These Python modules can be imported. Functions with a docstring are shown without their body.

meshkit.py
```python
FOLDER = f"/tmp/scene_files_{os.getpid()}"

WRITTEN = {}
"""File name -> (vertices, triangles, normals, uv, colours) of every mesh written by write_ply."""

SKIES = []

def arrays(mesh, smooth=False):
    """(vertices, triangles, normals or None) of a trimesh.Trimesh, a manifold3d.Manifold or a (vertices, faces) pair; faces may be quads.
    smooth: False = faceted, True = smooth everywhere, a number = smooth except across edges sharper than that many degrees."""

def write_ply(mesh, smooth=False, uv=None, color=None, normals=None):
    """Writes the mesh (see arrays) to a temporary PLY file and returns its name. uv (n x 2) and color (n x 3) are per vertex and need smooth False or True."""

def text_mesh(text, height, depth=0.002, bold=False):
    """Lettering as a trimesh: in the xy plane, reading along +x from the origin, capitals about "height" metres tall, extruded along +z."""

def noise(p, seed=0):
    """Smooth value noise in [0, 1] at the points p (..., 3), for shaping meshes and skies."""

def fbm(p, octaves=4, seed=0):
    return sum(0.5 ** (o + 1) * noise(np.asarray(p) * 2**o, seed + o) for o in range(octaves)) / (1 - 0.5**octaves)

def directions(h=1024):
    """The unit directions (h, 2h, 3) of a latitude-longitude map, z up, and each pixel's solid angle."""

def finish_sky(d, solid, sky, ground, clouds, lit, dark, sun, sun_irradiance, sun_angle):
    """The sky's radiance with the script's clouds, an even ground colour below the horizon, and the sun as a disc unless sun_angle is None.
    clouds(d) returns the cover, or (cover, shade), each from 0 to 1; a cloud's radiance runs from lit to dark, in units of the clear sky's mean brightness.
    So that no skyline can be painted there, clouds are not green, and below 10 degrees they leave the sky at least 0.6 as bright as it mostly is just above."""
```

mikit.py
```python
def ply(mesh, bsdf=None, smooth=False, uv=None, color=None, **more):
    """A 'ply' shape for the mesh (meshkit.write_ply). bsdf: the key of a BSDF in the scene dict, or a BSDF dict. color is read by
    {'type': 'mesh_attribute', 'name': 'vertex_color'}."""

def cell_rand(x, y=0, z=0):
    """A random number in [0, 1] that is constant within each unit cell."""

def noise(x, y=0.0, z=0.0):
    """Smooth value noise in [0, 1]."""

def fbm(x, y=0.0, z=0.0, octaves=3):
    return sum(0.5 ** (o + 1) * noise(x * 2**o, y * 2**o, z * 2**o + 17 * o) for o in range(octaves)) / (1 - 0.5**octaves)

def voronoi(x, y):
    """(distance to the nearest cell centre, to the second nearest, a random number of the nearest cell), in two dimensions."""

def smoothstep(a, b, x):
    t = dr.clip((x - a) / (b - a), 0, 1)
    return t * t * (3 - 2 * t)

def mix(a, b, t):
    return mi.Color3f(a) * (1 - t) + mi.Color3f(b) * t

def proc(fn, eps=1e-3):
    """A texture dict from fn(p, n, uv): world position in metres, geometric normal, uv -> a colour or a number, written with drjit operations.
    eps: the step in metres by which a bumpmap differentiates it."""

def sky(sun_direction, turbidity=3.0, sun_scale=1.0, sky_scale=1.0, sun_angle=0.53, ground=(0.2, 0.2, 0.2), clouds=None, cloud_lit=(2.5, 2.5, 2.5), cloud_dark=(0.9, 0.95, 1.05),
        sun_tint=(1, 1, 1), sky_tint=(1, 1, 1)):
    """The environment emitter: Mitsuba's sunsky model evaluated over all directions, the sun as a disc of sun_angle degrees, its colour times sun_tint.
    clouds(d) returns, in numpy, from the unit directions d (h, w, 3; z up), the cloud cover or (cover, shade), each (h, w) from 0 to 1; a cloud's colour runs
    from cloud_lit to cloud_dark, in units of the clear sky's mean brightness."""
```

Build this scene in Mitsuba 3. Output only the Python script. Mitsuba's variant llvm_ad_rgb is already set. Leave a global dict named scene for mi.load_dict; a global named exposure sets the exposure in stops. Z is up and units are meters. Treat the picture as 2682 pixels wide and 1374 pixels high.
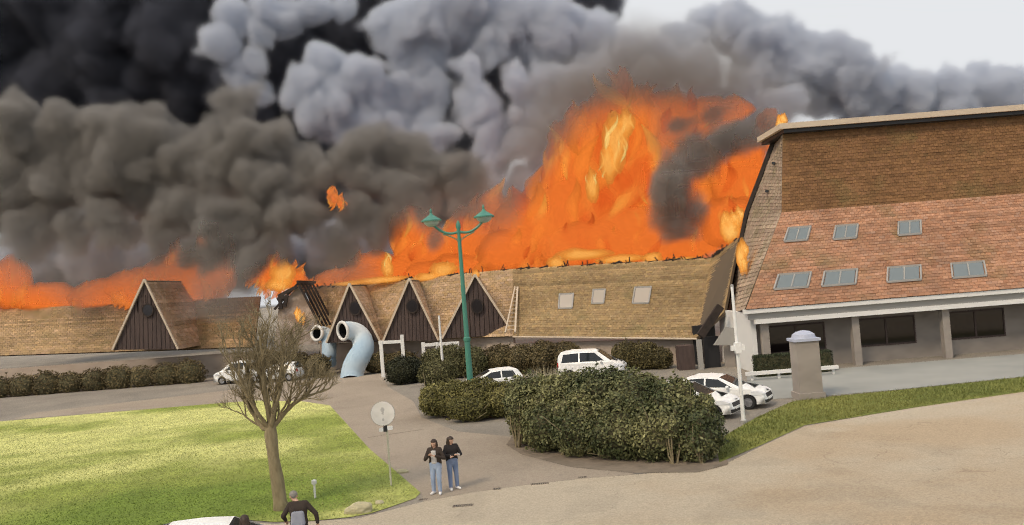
import math, random
import numpy as np, trimesh, mitsuba as mi, mikit, meshkit
import drjit as dr
from scipy import ndimage
from mikit import noise, fbm, voronoi, cell_rand, smoothstep, mix, proc, ply
T = mi.ScalarTransform4f
scene, labels = {}, {}

# ------------------------------------------------------------------ camera, sky, exposure
scene['camera'] = {'type': 'perspective', 'fov': 61.97, 'fov_axis': 'x', 'near_clip': 0.1, 'far_clip': 3000.0,
                   'to_world': T().look_at(origin=[0, 0, 6.2], target=[0, 0.99961, 6.22796], up=[0.07846, -0.02787, 0.99653])}
exposure = 2.25
scene['daylight'] = mikit.sky((-0.45, -0.55, 0.70), turbidity=3, sun_scale=0.28, sun_angle=16, clouds=lambda d: np.ones(d.shape[:2]),
                              cloud_lit=(1.85, 1.89, 1.94))

# ------------------------------------------------------------------ smoke
def blob_grid(spheres, lo, hi, vox, w, seed, n1=16, n2=9, wisps=(), thin=.08):
    """A density grid: every billow is a ball with smaller balls on it and smaller ones on those."""
    rng = np.random.default_rng(seed)
    lo, hi = np.asarray(lo, float), np.asarray(hi, float)
    shape = np.ceil((hi - lo) / vox).astype(int)
    g = np.zeros(shape[::-1], np.float32)               # z, y, x
    balls = []
    for x, y, z, r in spheres:
        balls.append((x, y, z, r))
        for _ in range(n1):
            d = rng.normal(size=3); d /= np.linalg.norm(d)
            r1 = r * rng.uniform(.28, .5); c1 = np.array([x, y, z]) + d * r * .86
            balls.append((*c1, r1))
            for _ in range(n2):
                e = rng.normal(size=3); e /= np.linalg.norm(e)
                if e @ d < -.2: e = -e
                balls.append((*(c1 + e * r1 * .88), r1 * rng.uniform(.25, .48)))
    for x, y, z, r in balls:
        c = (np.array([x, y, z]) - lo) / vox; R = r / vox
        a = np.maximum(np.floor(c - R).astype(int), 0); b = np.minimum(np.ceil(c + R).astype(int) + 1, shape)
        if (a >= b).any(): continue
        zz, yy, xx = np.ogrid[a[2]:b[2], a[1]:b[1], a[0]:b[0]]
        d = np.sqrt((xx + .5 - c[0]) ** 2 + (yy + .5 - c[1]) ** 2 + (zz + .5 - c[2]) ** 2)
        s = g[a[2]:b[2], a[1]:b[1], a[0]:b[0]]
        np.maximum(s, np.clip((R - d) * vox / w, 0, 1), out=s)
    for x, y, z, r in wisps:                             # thin smoke with no edge
        c = (np.array([x, y, z]) - lo) / vox; R = 1.7 * r / vox
        a = np.maximum(np.floor(c - R).astype(int), 0); b = np.minimum(np.ceil(c + R).astype(int) + 1, shape)
        if (a >= b).any(): continue
        zz, yy, xx = np.ogrid[a[2]:b[2], a[1]:b[1], a[0]:b[0]]
        d = ((xx + .5 - c[0]) ** 2 + (yy + .5 - c[1]) ** 2 + (zz + .5 - c[2]) ** 2) / R ** 2
        g[a[2]:b[2], a[1]:b[1], a[0]:b[0]] += thin * np.clip(1 - d, 0, 1) ** 2
    # warp with smooth noise so that no ball stays round
    coords = np.stack(np.meshgrid(*[np.arange(n, dtype=np.float32) for n in g.shape], indexing='ij'))
    for k in range(3):
        for step, amp in ((14, 4.5), (6, 2.2), (3, 1.2)):
            small = rng.uniform(-1, 1, [n // step + 3 for n in g.shape]).astype(np.float32)
            coords[k] += amp * ndimage.zoom(small, step, order=1)[:g.shape[0], :g.shape[1], :g.shape[2]]
    g = ndimage.map_coordinates(g, coords, order=1, mode='constant')
    return ndimage.gaussian_filter(g, .4), lo, shape * vox

def container(g, lo, vox, k=5):
    """The outside of the k-voxel blocks that hold any smoke, as one closed mesh."""
    pad = [(0, -n % k) for n in g.shape]
    o = np.pad(g, pad).reshape(*[v for n, p in zip(g.shape, pad) for v in ((n + p[1]) // k, k)]).max((1, 3, 5)) > 4e-3
    o = np.pad(o, 1)
    vs, fs, n = [], [], 0
    quads = {0: [(0,0,0),(0,1,0),(1,1,0),(1,0,0)], 1: [(0,0,0),(1,0,0),(1,0,1),(0,0,1)], 2: [(0,0,0),(0,0,1),(0,1,1),(0,1,0)]}
    for ax in range(3):                                  # ax: 0 = z, 1 = y, 2 = x
        for sgn in (-1, 1):
            face = o & ~np.roll(o, -sgn, ax)
            idx = np.argwhere(face)
            q = np.array(quads[ax], float)               # in (x, y, z), lying in the plane of ax
            if sgn > 0:
                q = q[::-1].copy(); q[:, 2 - ax] += 1
            P = (idx[:, None, ::-1] - 1 + q[None]) * k * vox
            vs.append(P.reshape(-1, 3)); m = len(idx)
            fs.append(np.arange(4 * m).reshape(m, 4) + n); n += 4 * m
    v, f = np.vstack(vs), np.vstack(fs)
    f = np.vstack([f[:, [0, 1, 2]], f[:, [0, 2, 3]]])
    m = trimesh.Trimesh(v + np.asarray(lo), f, process=False); m.merge_vertices()
    return m

def smoke(name, spheres, lo, hi, vox, w, sigma, albedo, seed, label, n1=16, n2=9, **more):
    g, lo, size = blob_grid(spheres, lo, hi, vox, w, seed, n1, n2, **more)
    g = np.minimum(g, 1)
    scene[name + '_air'] = {'type': 'heterogeneous', 'albedo': {'type': 'rgb', 'value': albedo},
        'sigma_t': {'type': 'gridvolume', 'grid': mi.VolumeGrid(g[..., None].astype(np.float32)), 'filter_type': 'trilinear', 'wrap_mode': 'clamp',
                    'to_world': T().translate(list(map(float, lo))).scale(list(map(float, size)))}, 'scale': float(sigma)}
    scene[name] = ply(container(g, lo, vox), {'type': 'null'}, interior={'type': 'ref', 'id': name + '_air'})
    labels[name] = {'label': label, 'category': 'smoke', 'kind': 'stuff'}

LIGHT = [(-10.7,98.6,36.8,3.95),(-4.2,99.8,38.1,4.60),(1.8,100.4,36.8,4.63),(7.3,99.8,35.0,4.00),(11.3,98.6,33.2,2.57),(-12.7,97.3,35.9,1.95),(-7.3,99.2,33.4,2.98),(-1.3,99.8,33.1,2.40),(3.9,99.8,33.6,2.40),(-21.4,93.6,30.1,2.10),(-18.6,94.9,32.2,1.98),(-17.9,94.2,28.0,2.64),(-15.3,95.5,30.5,2.68),(-13.5,97.3,28.8,3.12),(-9.4,98.6,29.2,3.56),(-20.1,93.6,26.7,2.10),(-17.2,94.2,25.0,1.96),(-14.7,94.9,24.7,2.13),(-11.3,96.1,25.1,2.31),(-8.2,96.1,24.4,2.31),(-22.6,93.6,29.1,1.28),(-3.8,93.0,29.5,1.49),(-3.4,93.6,26.5,2.33),(-2.1,93.6,23.1,1.95),(-1.2,93.6,20.6,1.73),(1.6,94.2,28.0,1.74),(3.6,94.9,25.1,2.28),(2.0,93.6,21.9,1.80),(4.7,94.9,28.1,1.75),(0.9,94.9,24.8,1.90),(-0.9,93.6,18.1,1.50),(7.5,96.1,28.4,2.47),(10.9,97.3,29.8,2.73),(14.8,98.6,30.8,3.16),(19.2,99.8,31.0,3.04),(23.9,101.7,31.8,2.69),(17.3,96.1,27.2,2.31),(23.1,97.3,27.7,2.34),(13.0,97.3,27.1,2.34),(8.7,97.3,25.6,2.34),(6.3,97.3,23.5,2.34),(27.8,100.4,25.7,2.42),(31.9,101.7,24.7,2.45),(29.4,104.8,36.0,3.19),(26.3,106.0,37.0,2.21),(32.1,104.8,33.3,3.78),(35.8,104.8,31.0,4.12),(40.6,106.0,29.9,4.46),(23.3,104.8,34.4,2.52),(34.2,104.8,34.6,2.10),(29.7,101.1,28.3,2.27),(45.3,107.3,26.8,4.09),(51.9,108.5,26.1,4.13),(57.9,108.5,25.1,4.13),(64.1,108.5,25.6,4.57),(69.1,108.5,24.7,4.35),(-54.0,96.1,14.0,3.47),(-46.4,96.1,13.0,3.28),(-38.8,96.1,12.4,3.28),(-32.1,94.9,11.8,2.85),(-20.4,96.1,11.4,2.70),(-25.9,94.9,11.3,2.66),(-14.8,97.3,11.0,2.73),(2.5,95.5,17.2,2.30),(5.5,96.1,19.7,2.31),(0.9,96.1,13.3,2.31),(-7.5,97.3,10.4,2.73),(27.5,100.4,21.9,2.42),(24.3,101.1,20.9,2.23),(30.8,100.4,22.2,2.42),(33.2,100.4,25.0,2.09),(20.8,101.7,23.2,2.04),(-30.2,100.4,39.8,2.26),(-26.3,100.4,41.0,2.01),(-21.8,101.7,42.0,2.28),(-30.9,99.8,33.5,1.76),(-28.6,99.8,31.9,1.60),(-18.1,102.3,41.9,2.05),(12.3,101.7,36.8,2.04),(-27.5,100.4,38.2,2.01),(-24.8,101.7,40.8,2.45),(-28.2,99.2,35.0,1.59),(-31.9,99.2,36.8,1.99)]
BROWN = [(-24.0,79.8,21.9,2.65),(-21.4,81.2,22.2,2.16),(-19.1,81.2,19.9,2.23),(-22.9,79.0,18.0,2.62),(-26.6,80.5,19.6,2.85),(-19.9,79.8,16.7,2.30),(-16.4,79.8,18.0,1.77),(-24.8,78.2,14.2,2.43),(-21.1,78.2,13.7,2.25),(-18.2,78.2,13.5,1.91),(-23.3,77.5,10.9,1.78),(-26.7,79.0,11.3,2.10),(-20.6,78.2,11.1,1.39),(-26.4,80.5,23.8,2.14),(-25.3,81.2,25.8,1.80),(-12.0,81.2,20.3,2.59),(-8.7,82.0,19.8,2.32),(-6.3,82.0,17.8,2.32),(-12.7,79.8,16.9,2.05),(-9.8,79.8,15.9,2.26),(-7.3,79.8,14.2,1.55),(-14.0,78.2,13.7,1.73),(-12.1,78.2,12.3,1.52),(-3.9,81.2,16.0,1.80),(-14.4,79.8,19.3,1.62),(-3.0,81.2,13.3,1.58),(-10.4,79.8,13.0,1.55),(-15.4,78.2,11.4,1.52),(-30.4,82.8,21.4,2.93),(-34.2,82.8,22.9,2.93),(-38.4,82.8,23.6,3.12),(-43.1,82.8,23.6,3.12),(-47.7,82.8,24.7,3.48),(-30.3,80.5,16.1,2.67),(-34.9,82.8,18.3,3.12),(-39.0,82.8,20.1,3.30),(-43.8,82.8,19.3,3.30),(-48.4,82.8,20.1,3.66),(-29.7,79.0,11.5,1.75),(-33.5,79.8,13.7,2.12),(-37.9,79.8,14.8,2.12),(-41.7,81.2,14.4,2.16),(-46.3,81.2,14.8,2.38),(-36.0,81.2,20.5,2.88)]
ARC = [(23.0,74.5,17.7,1.46),(21.4,74.5,17.4,1.53),(19.5,74.5,17.0,1.67),(17.2,74.5,16.1,1.88),(15.0,74.5,14.6,2.01),(14.0,74.5,12.8,2.01),(14.7,74.5,11.0,1.67),(16.1,74.5,12.3,1.60),(18.5,76.0,19.7,1.06),(16.3,76.0,19.2,1.06),(-6.2,78.0,11.1,0.95),(-7.5,78.0,12.6,0.95),(-4.7,78.0,13.0,0.87)]
VEIL = [(-15.1,75.5,15.2,1.06),(8.0,75.0,23.4,1.92),(10.9,75.0,24.2,2.10),(13.7,75.0,24.2,2.10),(17.1,75.0,23.4,2.10),(20.2,75.0,22.2,1.92),(4.1,75.0,19.6,1.75),(-0.2,76.0,13.3,1.59),(3.9,76.0,21.2,2.83),(1.6,76.0,18.2,2.48),(-0.1,76.0,15.1,2.30),(6.2,76.0,23.0,3.01),(9.5,76.0,24.2,3.01),(12.8,76.0,24.7,3.19),(16.0,76.0,24.2,3.19),(19.2,76.0,23.6,3.01),(22.3,76.0,22.3,2.66),(24.9,76.0,20.1,2.30),(-1.4,77.0,12.8,1.97),(-3.9,77.0,13.4,1.79),(-6.8,77.0,12.9,1.62),(-9.2,77.0,13.8,1.62),(-13.9,77.0,9.3,1.97),(-16.4,77.0,9.1,1.97),(-24.4,76.0,9.2,2.30),(-25.9,76.0,7.9,2.30),(-23.9,76.0,6.8,1.95),(-26.4,75.0,5.8,2.10),(-30.0,79.0,11.1,2.95),(-34.5,79.0,10.8,2.76),(-40.1,79.0,10.8,2.95),(-45.8,80.0,11.7,2.80),(18.9,75.0,19.1,2.45),(15.3,75.0,18.7,2.10)]
DARK = [(-32.9,118.0,42.1,6.05),(-28.6,122.0,46.4,6.83),(-22.0,124.0,47.7,7.52),(-34.7,124.0,50.5,6.94),(-16.2,124.0,47.2,7.52),(-39.3,122.0,41.5,6.26),(-35.1,118.0,35.6,4.95),(-30.9,124.0,39.0,5.78),(-23.5,126.0,41.9,6.46),(-15.1,130.0,42.3,7.27),(-6.0,124.0,51.1,8.09),(3.8,122.0,49.1,7.39),(10.8,118.0,46.0,5.50),(13.7,116.0,42.8,3.24),(15.3,114.0,45.3,3.19),(-33.0,126.0,33.7,6.46),(-21.6,128.0,31.3,7.16),(-9.8,130.0,30.8,7.88),(-0.0,128.0,38.7,7.16),(8.9,126.0,38.7,5.29),(-43.6,122.0,46.4,7.39),(-49.9,124.0,51.1,8.09),(-57.7,124.0,48.2,8.09),(-66.1,126.0,52.4,8.22),(-73.5,126.0,49.4,8.22),(-45.7,126.0,37.7,7.05),(-54.4,126.0,41.3,7.64),(-63.2,126.0,42.0,7.64),(-72.7,128.0,42.0,7.76),(-39.0,124.0,56.1,8.09),(-27.3,124.0,55.8,8.09),(-15.7,124.0,54.9,8.09),(-1.4,126.0,58.1,8.81),(8.7,120.0,53.7,6.15),(-55.0,126.0,59.4,8.81),(-66.8,126.0,60.3,8.81),(-30.1,126.0,24.5,7.05),(-20.7,126.0,22.6,7.05),(-39.3,126.0,27.0,7.05),(-11.5,128.0,22.1,7.16),(-48.7,126.0,29.0,7.05),(-59.0,128.0,31.3,7.16),(-68.5,128.0,32.0,7.16),(-75.7,128.0,32.6,7.16),(-3.9,128.0,26.9,5.97),(2.4,128.0,31.3,4.77),(-72.5,126.0,16.6,7.64),(-60.9,126.0,14.5,7.05),(-49.6,126.0,14.8,7.05),(-39.0,126.0,15.2,6.46),(-28.4,126.0,14.3,6.46),(-18.2,128.0,13.6,6.56),(-7.5,130.0,14.1,6.67)]
smoke('smoke', LIGHT, (-62, 89, 3), (72, 112, 46), .36, .4, 1.3, (.75, .785, .85), 3, 'pale grey billowing smoke towering over the burning roofs')
smoke('smoke_001', DARK, (-80, 112.5, 1), (50, 140, 56), .48, .8, .6, (.15, .16, .20), 5, 'near black smoke behind and above the pale billows')
smoke('smoke_002', BROWN + ARC, (-58, 70, 5), (30, 88.6, 34), .30, .4, 1.1, (.42, .40, .38), 4, 'dark brownish smoke rolling low over the flames at the left and curling before the large fire', wisps=VEIL, thin=.16)

# ------------------------------------------------------------------ materials
def pbr(name, color, rough=.8, bump=None, scale=.01, **kw):
    b = {'type': 'principled', 'base_color': color if isinstance(color, dict) else {'type': 'rgb', 'value': list(color)}, 'roughness': rough, **kw}
    if bump is not None:
        b = {'type': 'bumpmap', 'arbitrary': bump, 'scale': scale, 'bsdf': b}
    scene[name] = {'type': 'twosided', 'bsdf': b}
VC = {'type': 'mesh_attribute', 'name': 'vertex_color'}
pbr('tinted', VC, .8, specular=.25)
pbr('leafy', VC, .62, specular=.35)
pbr('white_paint', (.78, .78, .76), .35)
pbr('car_white', (.82, .82, .80), .28, clearcoat=.8, clearcoat_gloss=.9)
pbr('black_trim', (.02, .02, .022), .5)
pbr('tyre', (.018, .018, .018), .85)
pbr('rim_metal', (.5, .5, .52), .3, metallic=.8)
pbr('car_glass', (.015, .018, .02), .05, specular=.6)
pbr('lens', (.75, .77, .8), .1)
pbr('red_lens', (.4, .02, .015), .2)
pbr('green_iron', (.06, .22, .165), .45)
pbr('lamp_glass', (.42, .52, .46), .15)
pbr('charred', proc(lambda p, n, uv: mix((.012, .010, .010), (.05, .035, .028), fbm(p.x * 3, p.y * 3, p.z * 3))), .9)
pbr('dark_cladding', proc(lambda p, n, uv: mix((.035, .024, .022), (.10, .065, .055), fbm(p.x * 9, p.y * 2, p.z * .8, 4))), .7)
pbr('dark_pane', (.012, .008, .008), .08, specular=.6)
pbr('sky_pane', (.16, .19, .2), .08, specular=.9)
pbr('render_wall', proc(lambda p, n, uv: mix((.34, .27, .21), (.47, .39, .32), fbm(p.x * .8, p.y * .8, p.z * 1.5, 4))), .9)
pbr('grey_wall', proc(lambda p, n, uv: mix((.24, .21, .185), (.36, .32, .28), fbm(p.x * 1.3, p.y * 1.3, p.z * 2, 4))), .9)
pbr('trim_tan', (.56, .46, .35), .7)
pbr('trim_grey', (.33, .32, .30), .6)
pbr('trim_white', (.72, .71, .68), .5)
pbr('slide_blue', proc(lambda p, n, uv: mix((.36, .48, .58), (.66, .69, .70), smoothstep(.30, .75, fbm(p.x * .45, p.y * .45, p.z * .45, 2)))), .65)
pbr('slide_white', (.68, .66, .63), .4)
pbr('bark', proc(lambda p, n, uv: mix((.15, .12, .065), (.30, .25, .155), fbm(p.x * 14, p.y * 14, p.z * 4, 4))), .95)
pbr('soil', proc(lambda p, n, uv: mix((.11, .088, .066), (.21, .17, .13), fbm(p.x * 3, p.y * 3, 0, 5))), .95)

# ------------------------------------------------------------------ helpers
def put(key, mesh, bsdf, smooth=False, color=None, label=None, cat=None, group=None, kind=None):
    k, n = key, 0
    while k in scene:
        n += 1; k = f'{key}_{n:03d}'
    scene[k] = ply(mesh, bsdf, smooth=smooth, color=color)
    tell(k, label, cat, group, kind)
    return k
def tell(k, label=None, cat=None, group=None, kind=None):
    d = {a: b for a, b in (('label', label), ('category', cat), ('group', group), ('kind', kind)) if b}
    if d: labels.setdefault(k, {}).update(d)
def fresh(key):
    k, n = key, 0
    while any(s == k or s.startswith(k + '__') for s in scene):
        n += 1; k = f'{key}_{n:03d}'
    return k
cat_ = trimesh.util.concatenate
def box(lo, hi):
    lo, hi = np.minimum(lo, hi), np.maximum(lo, hi)
    b = trimesh.creation.box(hi - lo); b.apply_translation((lo + hi) / 2); return b
def bar(a, b, w, h=None, up=(0, 0, 1)):
    """A beam of section w x h from a to b."""
    a, b = np.array(a, float), np.array(b, float); L = np.linalg.norm(b - a); d = (b - a) / L
    s = np.cross(d, up); s = s / np.linalg.norm(s) if np.linalg.norm(s) > 1e-6 else np.array([1., 0, 0]); u = np.cross(s, d)
    m = trimesh.creation.box((w, L, h or w)); M = np.eye(4); M[:3, 0], M[:3, 1], M[:3, 2], M[:3, 3] = s, d, u, (a + b) / 2
    m.apply_transform(M); return m
def tube(pts, rad, n=10, cap=True):
    pts = np.array(pts, float); rad = np.broadcast_to(rad, len(pts)).astype(float)
    t = np.gradient(pts, axis=0); t /= np.linalg.norm(t, axis=1, keepdims=True) + 1e-12
    ref = np.array([0, 0, 1.]) if abs(t[0, 2]) < .9 else np.array([1., 0, 0])
    a = np.cross(t, ref); a /= np.linalg.norm(a, axis=1, keepdims=True) + 1e-12
    b = np.cross(t, a); w = np.arange(n) * 2 * np.pi / n
    v = pts[:, None] + rad[:, None, None] * (np.cos(w)[None, :, None] * a[:, None] + np.sin(w)[None, :, None] * b[:, None])
    i, j = np.meshgrid(np.arange(len(pts) - 1), np.arange(n), indexing='ij'); k = (j + 1) % n
    f = np.stack([i * n + j, i * n + k, (i + 1) * n + k, (i + 1) * n + j], -1).reshape(-1, 4)
    f = np.vstack([f[:, [0, 1, 2]], f[:, [0, 2, 3]]]); v = v.reshape(-1, 3)
    if cap:
        m = len(v); v = np.vstack([v, pts[0], pts[-1]])
        jj = np.arange(n); kk = (jj + 1) % n; o = (len(pts) - 1) * n
        f = np.vstack([f, np.stack([jj * 0 + m, kk, jj], 1), np.stack([jj * 0 + m + 1, o + jj, o + kk], 1)])
    return trimesh.Trimesh(v, f, process=False)
def lathe(profile, n=20, at=(0, 0, 0)):
    m = trimesh.creation.revolve(np.array(profile, float), sections=n); m.apply_translation(at); return m
def sheet(poly, z):
    from shapely.geometry import Polygon
    p = poly if hasattr(poly, 'exterior') else Polygon(poly)
    p = p.buffer(0)
    v, f = trimesh.creation.triangulate_polygon(p, engine='earcut')
    return trimesh.Trimesh(np.c_[v, np.full(len(v), z)], f, process=False)
def prism(poly3, thick):
    """A flat convex polygon in space given a thickness away from its normal."""
    p = np.array(poly3, float); n = np.cross(p[1] - p[0], p[2] - p[0]); n /= np.linalg.norm(n)
    return trimesh.convex.convex_hull(np.vstack([p, p - n * thick]))
def bil(c, u, v):
    A, B, C, D = (np.array(x, float) for x in c); u, v = np.asarray(u)[..., None], np.asarray(v)[..., None]
    return A * (1 - u) * (1 - v) + B * u * (1 - v) + C * u * v + D * (1 - u) * v
def shingles(c, rows, cols, tones, seed, inside=None, t=.035, jitter=.13):
    """Overlapping shingles on the patch A B C D (low left, low right, high right, high left): (mesh, colours)."""
    rng = np.random.default_rng(seed); V, C, F = [], [], []
    n0 = np.cross(np.subtract(c[1], c[0]), np.subtract(c[3], c[0])); n0 = n0 / np.linalg.norm(n0)
    tones = np.array(tones)
    rowtone = rng.normal(0, .09, rows)
    for i in range(rows):
        off = (i % 2) * .5
        for j in range(-1, cols):
            u0, u1 = max((j + off) / cols, 0), min((j + 1 + off) / cols, 1)
            if u1 - u0 < 1e-6: continue
            v0, v1 = i / rows - rng.uniform(0, .12) / rows, min((i + 1.15) / rows, 1)
            if inside is not None and not inside((u0 + u1) / 2, (i + .5) / rows): continue
            g = (u1 - u0) * .03
            q = bil(c, np.array([u0 + g, u1 - g, u1 - g, u0 + g]), np.array([v0, v0, v1, v1]))
            h = t * rng.uniform(.6, 1.5)
            k = len(V) * 8
            V.append(np.vstack([q, q + n0 * np.array([h, h, .006, .006])[:, None]]))
            F.append(np.array([[4, 5, 6], [4, 6, 7], [0, 1, 5], [0, 5, 4], [1, 2, 6], [1, 6, 5], [3, 0, 4], [3, 4, 7]]) + k)
            w = rng.dirichlet(np.ones(len(tones)) * .9) @ tones * (1 + rowtone[i]) * rng.uniform(1 - jitter, 1 + jitter)
            pm = q.mean(0); st = meshkit.fbm(pm * .45, 3, 77); ms = max(0, meshkit.fbm(pm * .8 + 31, 3, 5) - .55) * 1.6
            w = w * (.72 + .56 * st); w = w * (1 - ms) + np.array([.15, .14, .055]) * ms
            C.append(np.repeat(w[None], 8, 0))
    return trimesh.Trimesh(np.vstack(V), np.vstack(F), process=False), np.clip(np.vstack(C), 0, 1)

# ------------------------------------------------------------------ ground, road, path, lawns
pbr('asphalt', proc(lambda p, n, uv: worn(p, mix((.17, .15, .125), (.27, .24, .20), fbm(p.x * .35, p.y * .35, 0, 5)) * (.82 + .36 * noise(p.x * 22, p.y * 22)))), .9)
pbr('road_sand', proc(lambda p, n, uv: worn(p, mix((.38, .295, .20), (.41, .35, .265), smoothstep(.3, .7, fbm(p.x * .22, p.y * .3, 3, 4))) * (.86 + .28 * noise(p.x * 25, p.y * 25)))), .9)
pbr('path_paving', proc(lambda p, n, uv: worn(p, mix((.25, .205, .16), (.33, .275, .215), fbm(p.x * .4, p.y * .4, 7, 5)) * (.86 + .28 * noise(p.x * 24, p.y * 24)))), .9)
pbr('grey_paving', proc(lambda p, n, uv: mix((.20, .205, .195), (.27, .27, .25), fbm(p.x * .5, p.y * .5, 2, 4))), .85)
def worn(p, c):
    d1, d2, r = voronoi(p.x * .22 + 1.2 * fbm(p.x * .6, p.y * .6), p.y * .22 + 1.2 * fbm(p.y * .6, p.x * .6))
    crack = smoothstep(.012, .0, d2 - d1) * smoothstep(.45, .6, fbm(p.x * .15, p.y * .15, 21))
    stain = smoothstep(.60, .72, fbm(p.x * .55, p.y * .55, 31, 4))
    c = c * .86
    return c * (1 - .22 * crack) * (1 - .08 * stain)
def turf(p):
    a = smoothstep(.35, .62, fbm(p.x * .14, p.y * .16, 11, 4)); b = fbm(p.x * 1.3, p.y * 1.3, 4, 4)
    g = mix((.18, .215, .04), (.40, .40, .14), a)
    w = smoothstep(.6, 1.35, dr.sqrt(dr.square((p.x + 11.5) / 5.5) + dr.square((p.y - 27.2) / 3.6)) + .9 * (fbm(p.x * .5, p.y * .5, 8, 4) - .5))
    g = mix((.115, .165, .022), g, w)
    return mix(g * .78, g * 1.3, b) * (.8 + .4 * noise(p.x * 16, p.y * 16))
pbr('turf', proc(lambda p, n, uv: turf(p)), .95)

put('ground', sheet([(-1500, -60), (1500, -60), (1500, 2600), (-1500, 2600)], 0), 'asphalt', kind='structure')
ROAD = [(-60, -40), (60, -40), (60, 40.5), (24, 37.5), (16, 35), (10.66,32.75), (8.22,29.87), (6.12,27.24), (3.36,26.96), (1.67,27.00), (-0.40,26.68), (-1.86,26.28), (-3.20,25.64), (-4.92,24.30), (-7.32,24.41), (-9.11,25.34), (-14, 24.6), (-60, 24)]
put('road', sheet(ROAD, .004), 'road_sand', kind='structure')
PATH = [(-3.20,25.64), (-1.86,26.28), (-0.40,26.68), (1.67,27.00), (3.36,26.96), (2.41,30.07), (-0.37,35.24), (-3.00,37.89), (-5.14,42.98), (-6.32,49.57), (-9.22,58.94), (-11.19,68.99), (-15.39,69.07), (-19.51,67.69), (-22.99,64.80), (-34, 60), (-34, 56.6), (-20.13,56.61), (-17.69,56.55), (-13.88,53.95), (-11.44,50.79), (-8.47,41.54), (-6.42,35.16), (-4.57,30.03), (-3.38,26.78)]
put('path', sheet(PATH, .008), 'path_paving', kind='structure')
LAWN = [(-20.13,56.61), (-17.69,56.55), (-13.88,53.95), (-11.44,50.79), (-8.47,41.54), (-6.42,35.16), (-4.57,30.03), (-3.41,26.78), (-3.49,26.11), (-4.15,25.24), (-4.64,24.69), (-5.17,24.46), (-6.06,24.39), (-7.37,24.59), (-9.17,25.53), (-14, 24.9), (-34, 24.6), (-50, 40), (-36, 56)]
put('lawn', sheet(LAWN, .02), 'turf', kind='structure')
VERGE = [(6.17,27.71), (6.87,31.21), (9.49,35.31), (12.05,38.64), (12.88,39.23), (17, 39.6), (40, 43), (60, 43.5), (60, 40.4), (24, 37.4), (16, 34.9), (10.72,32.91), (8.26,30.00)]
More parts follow.
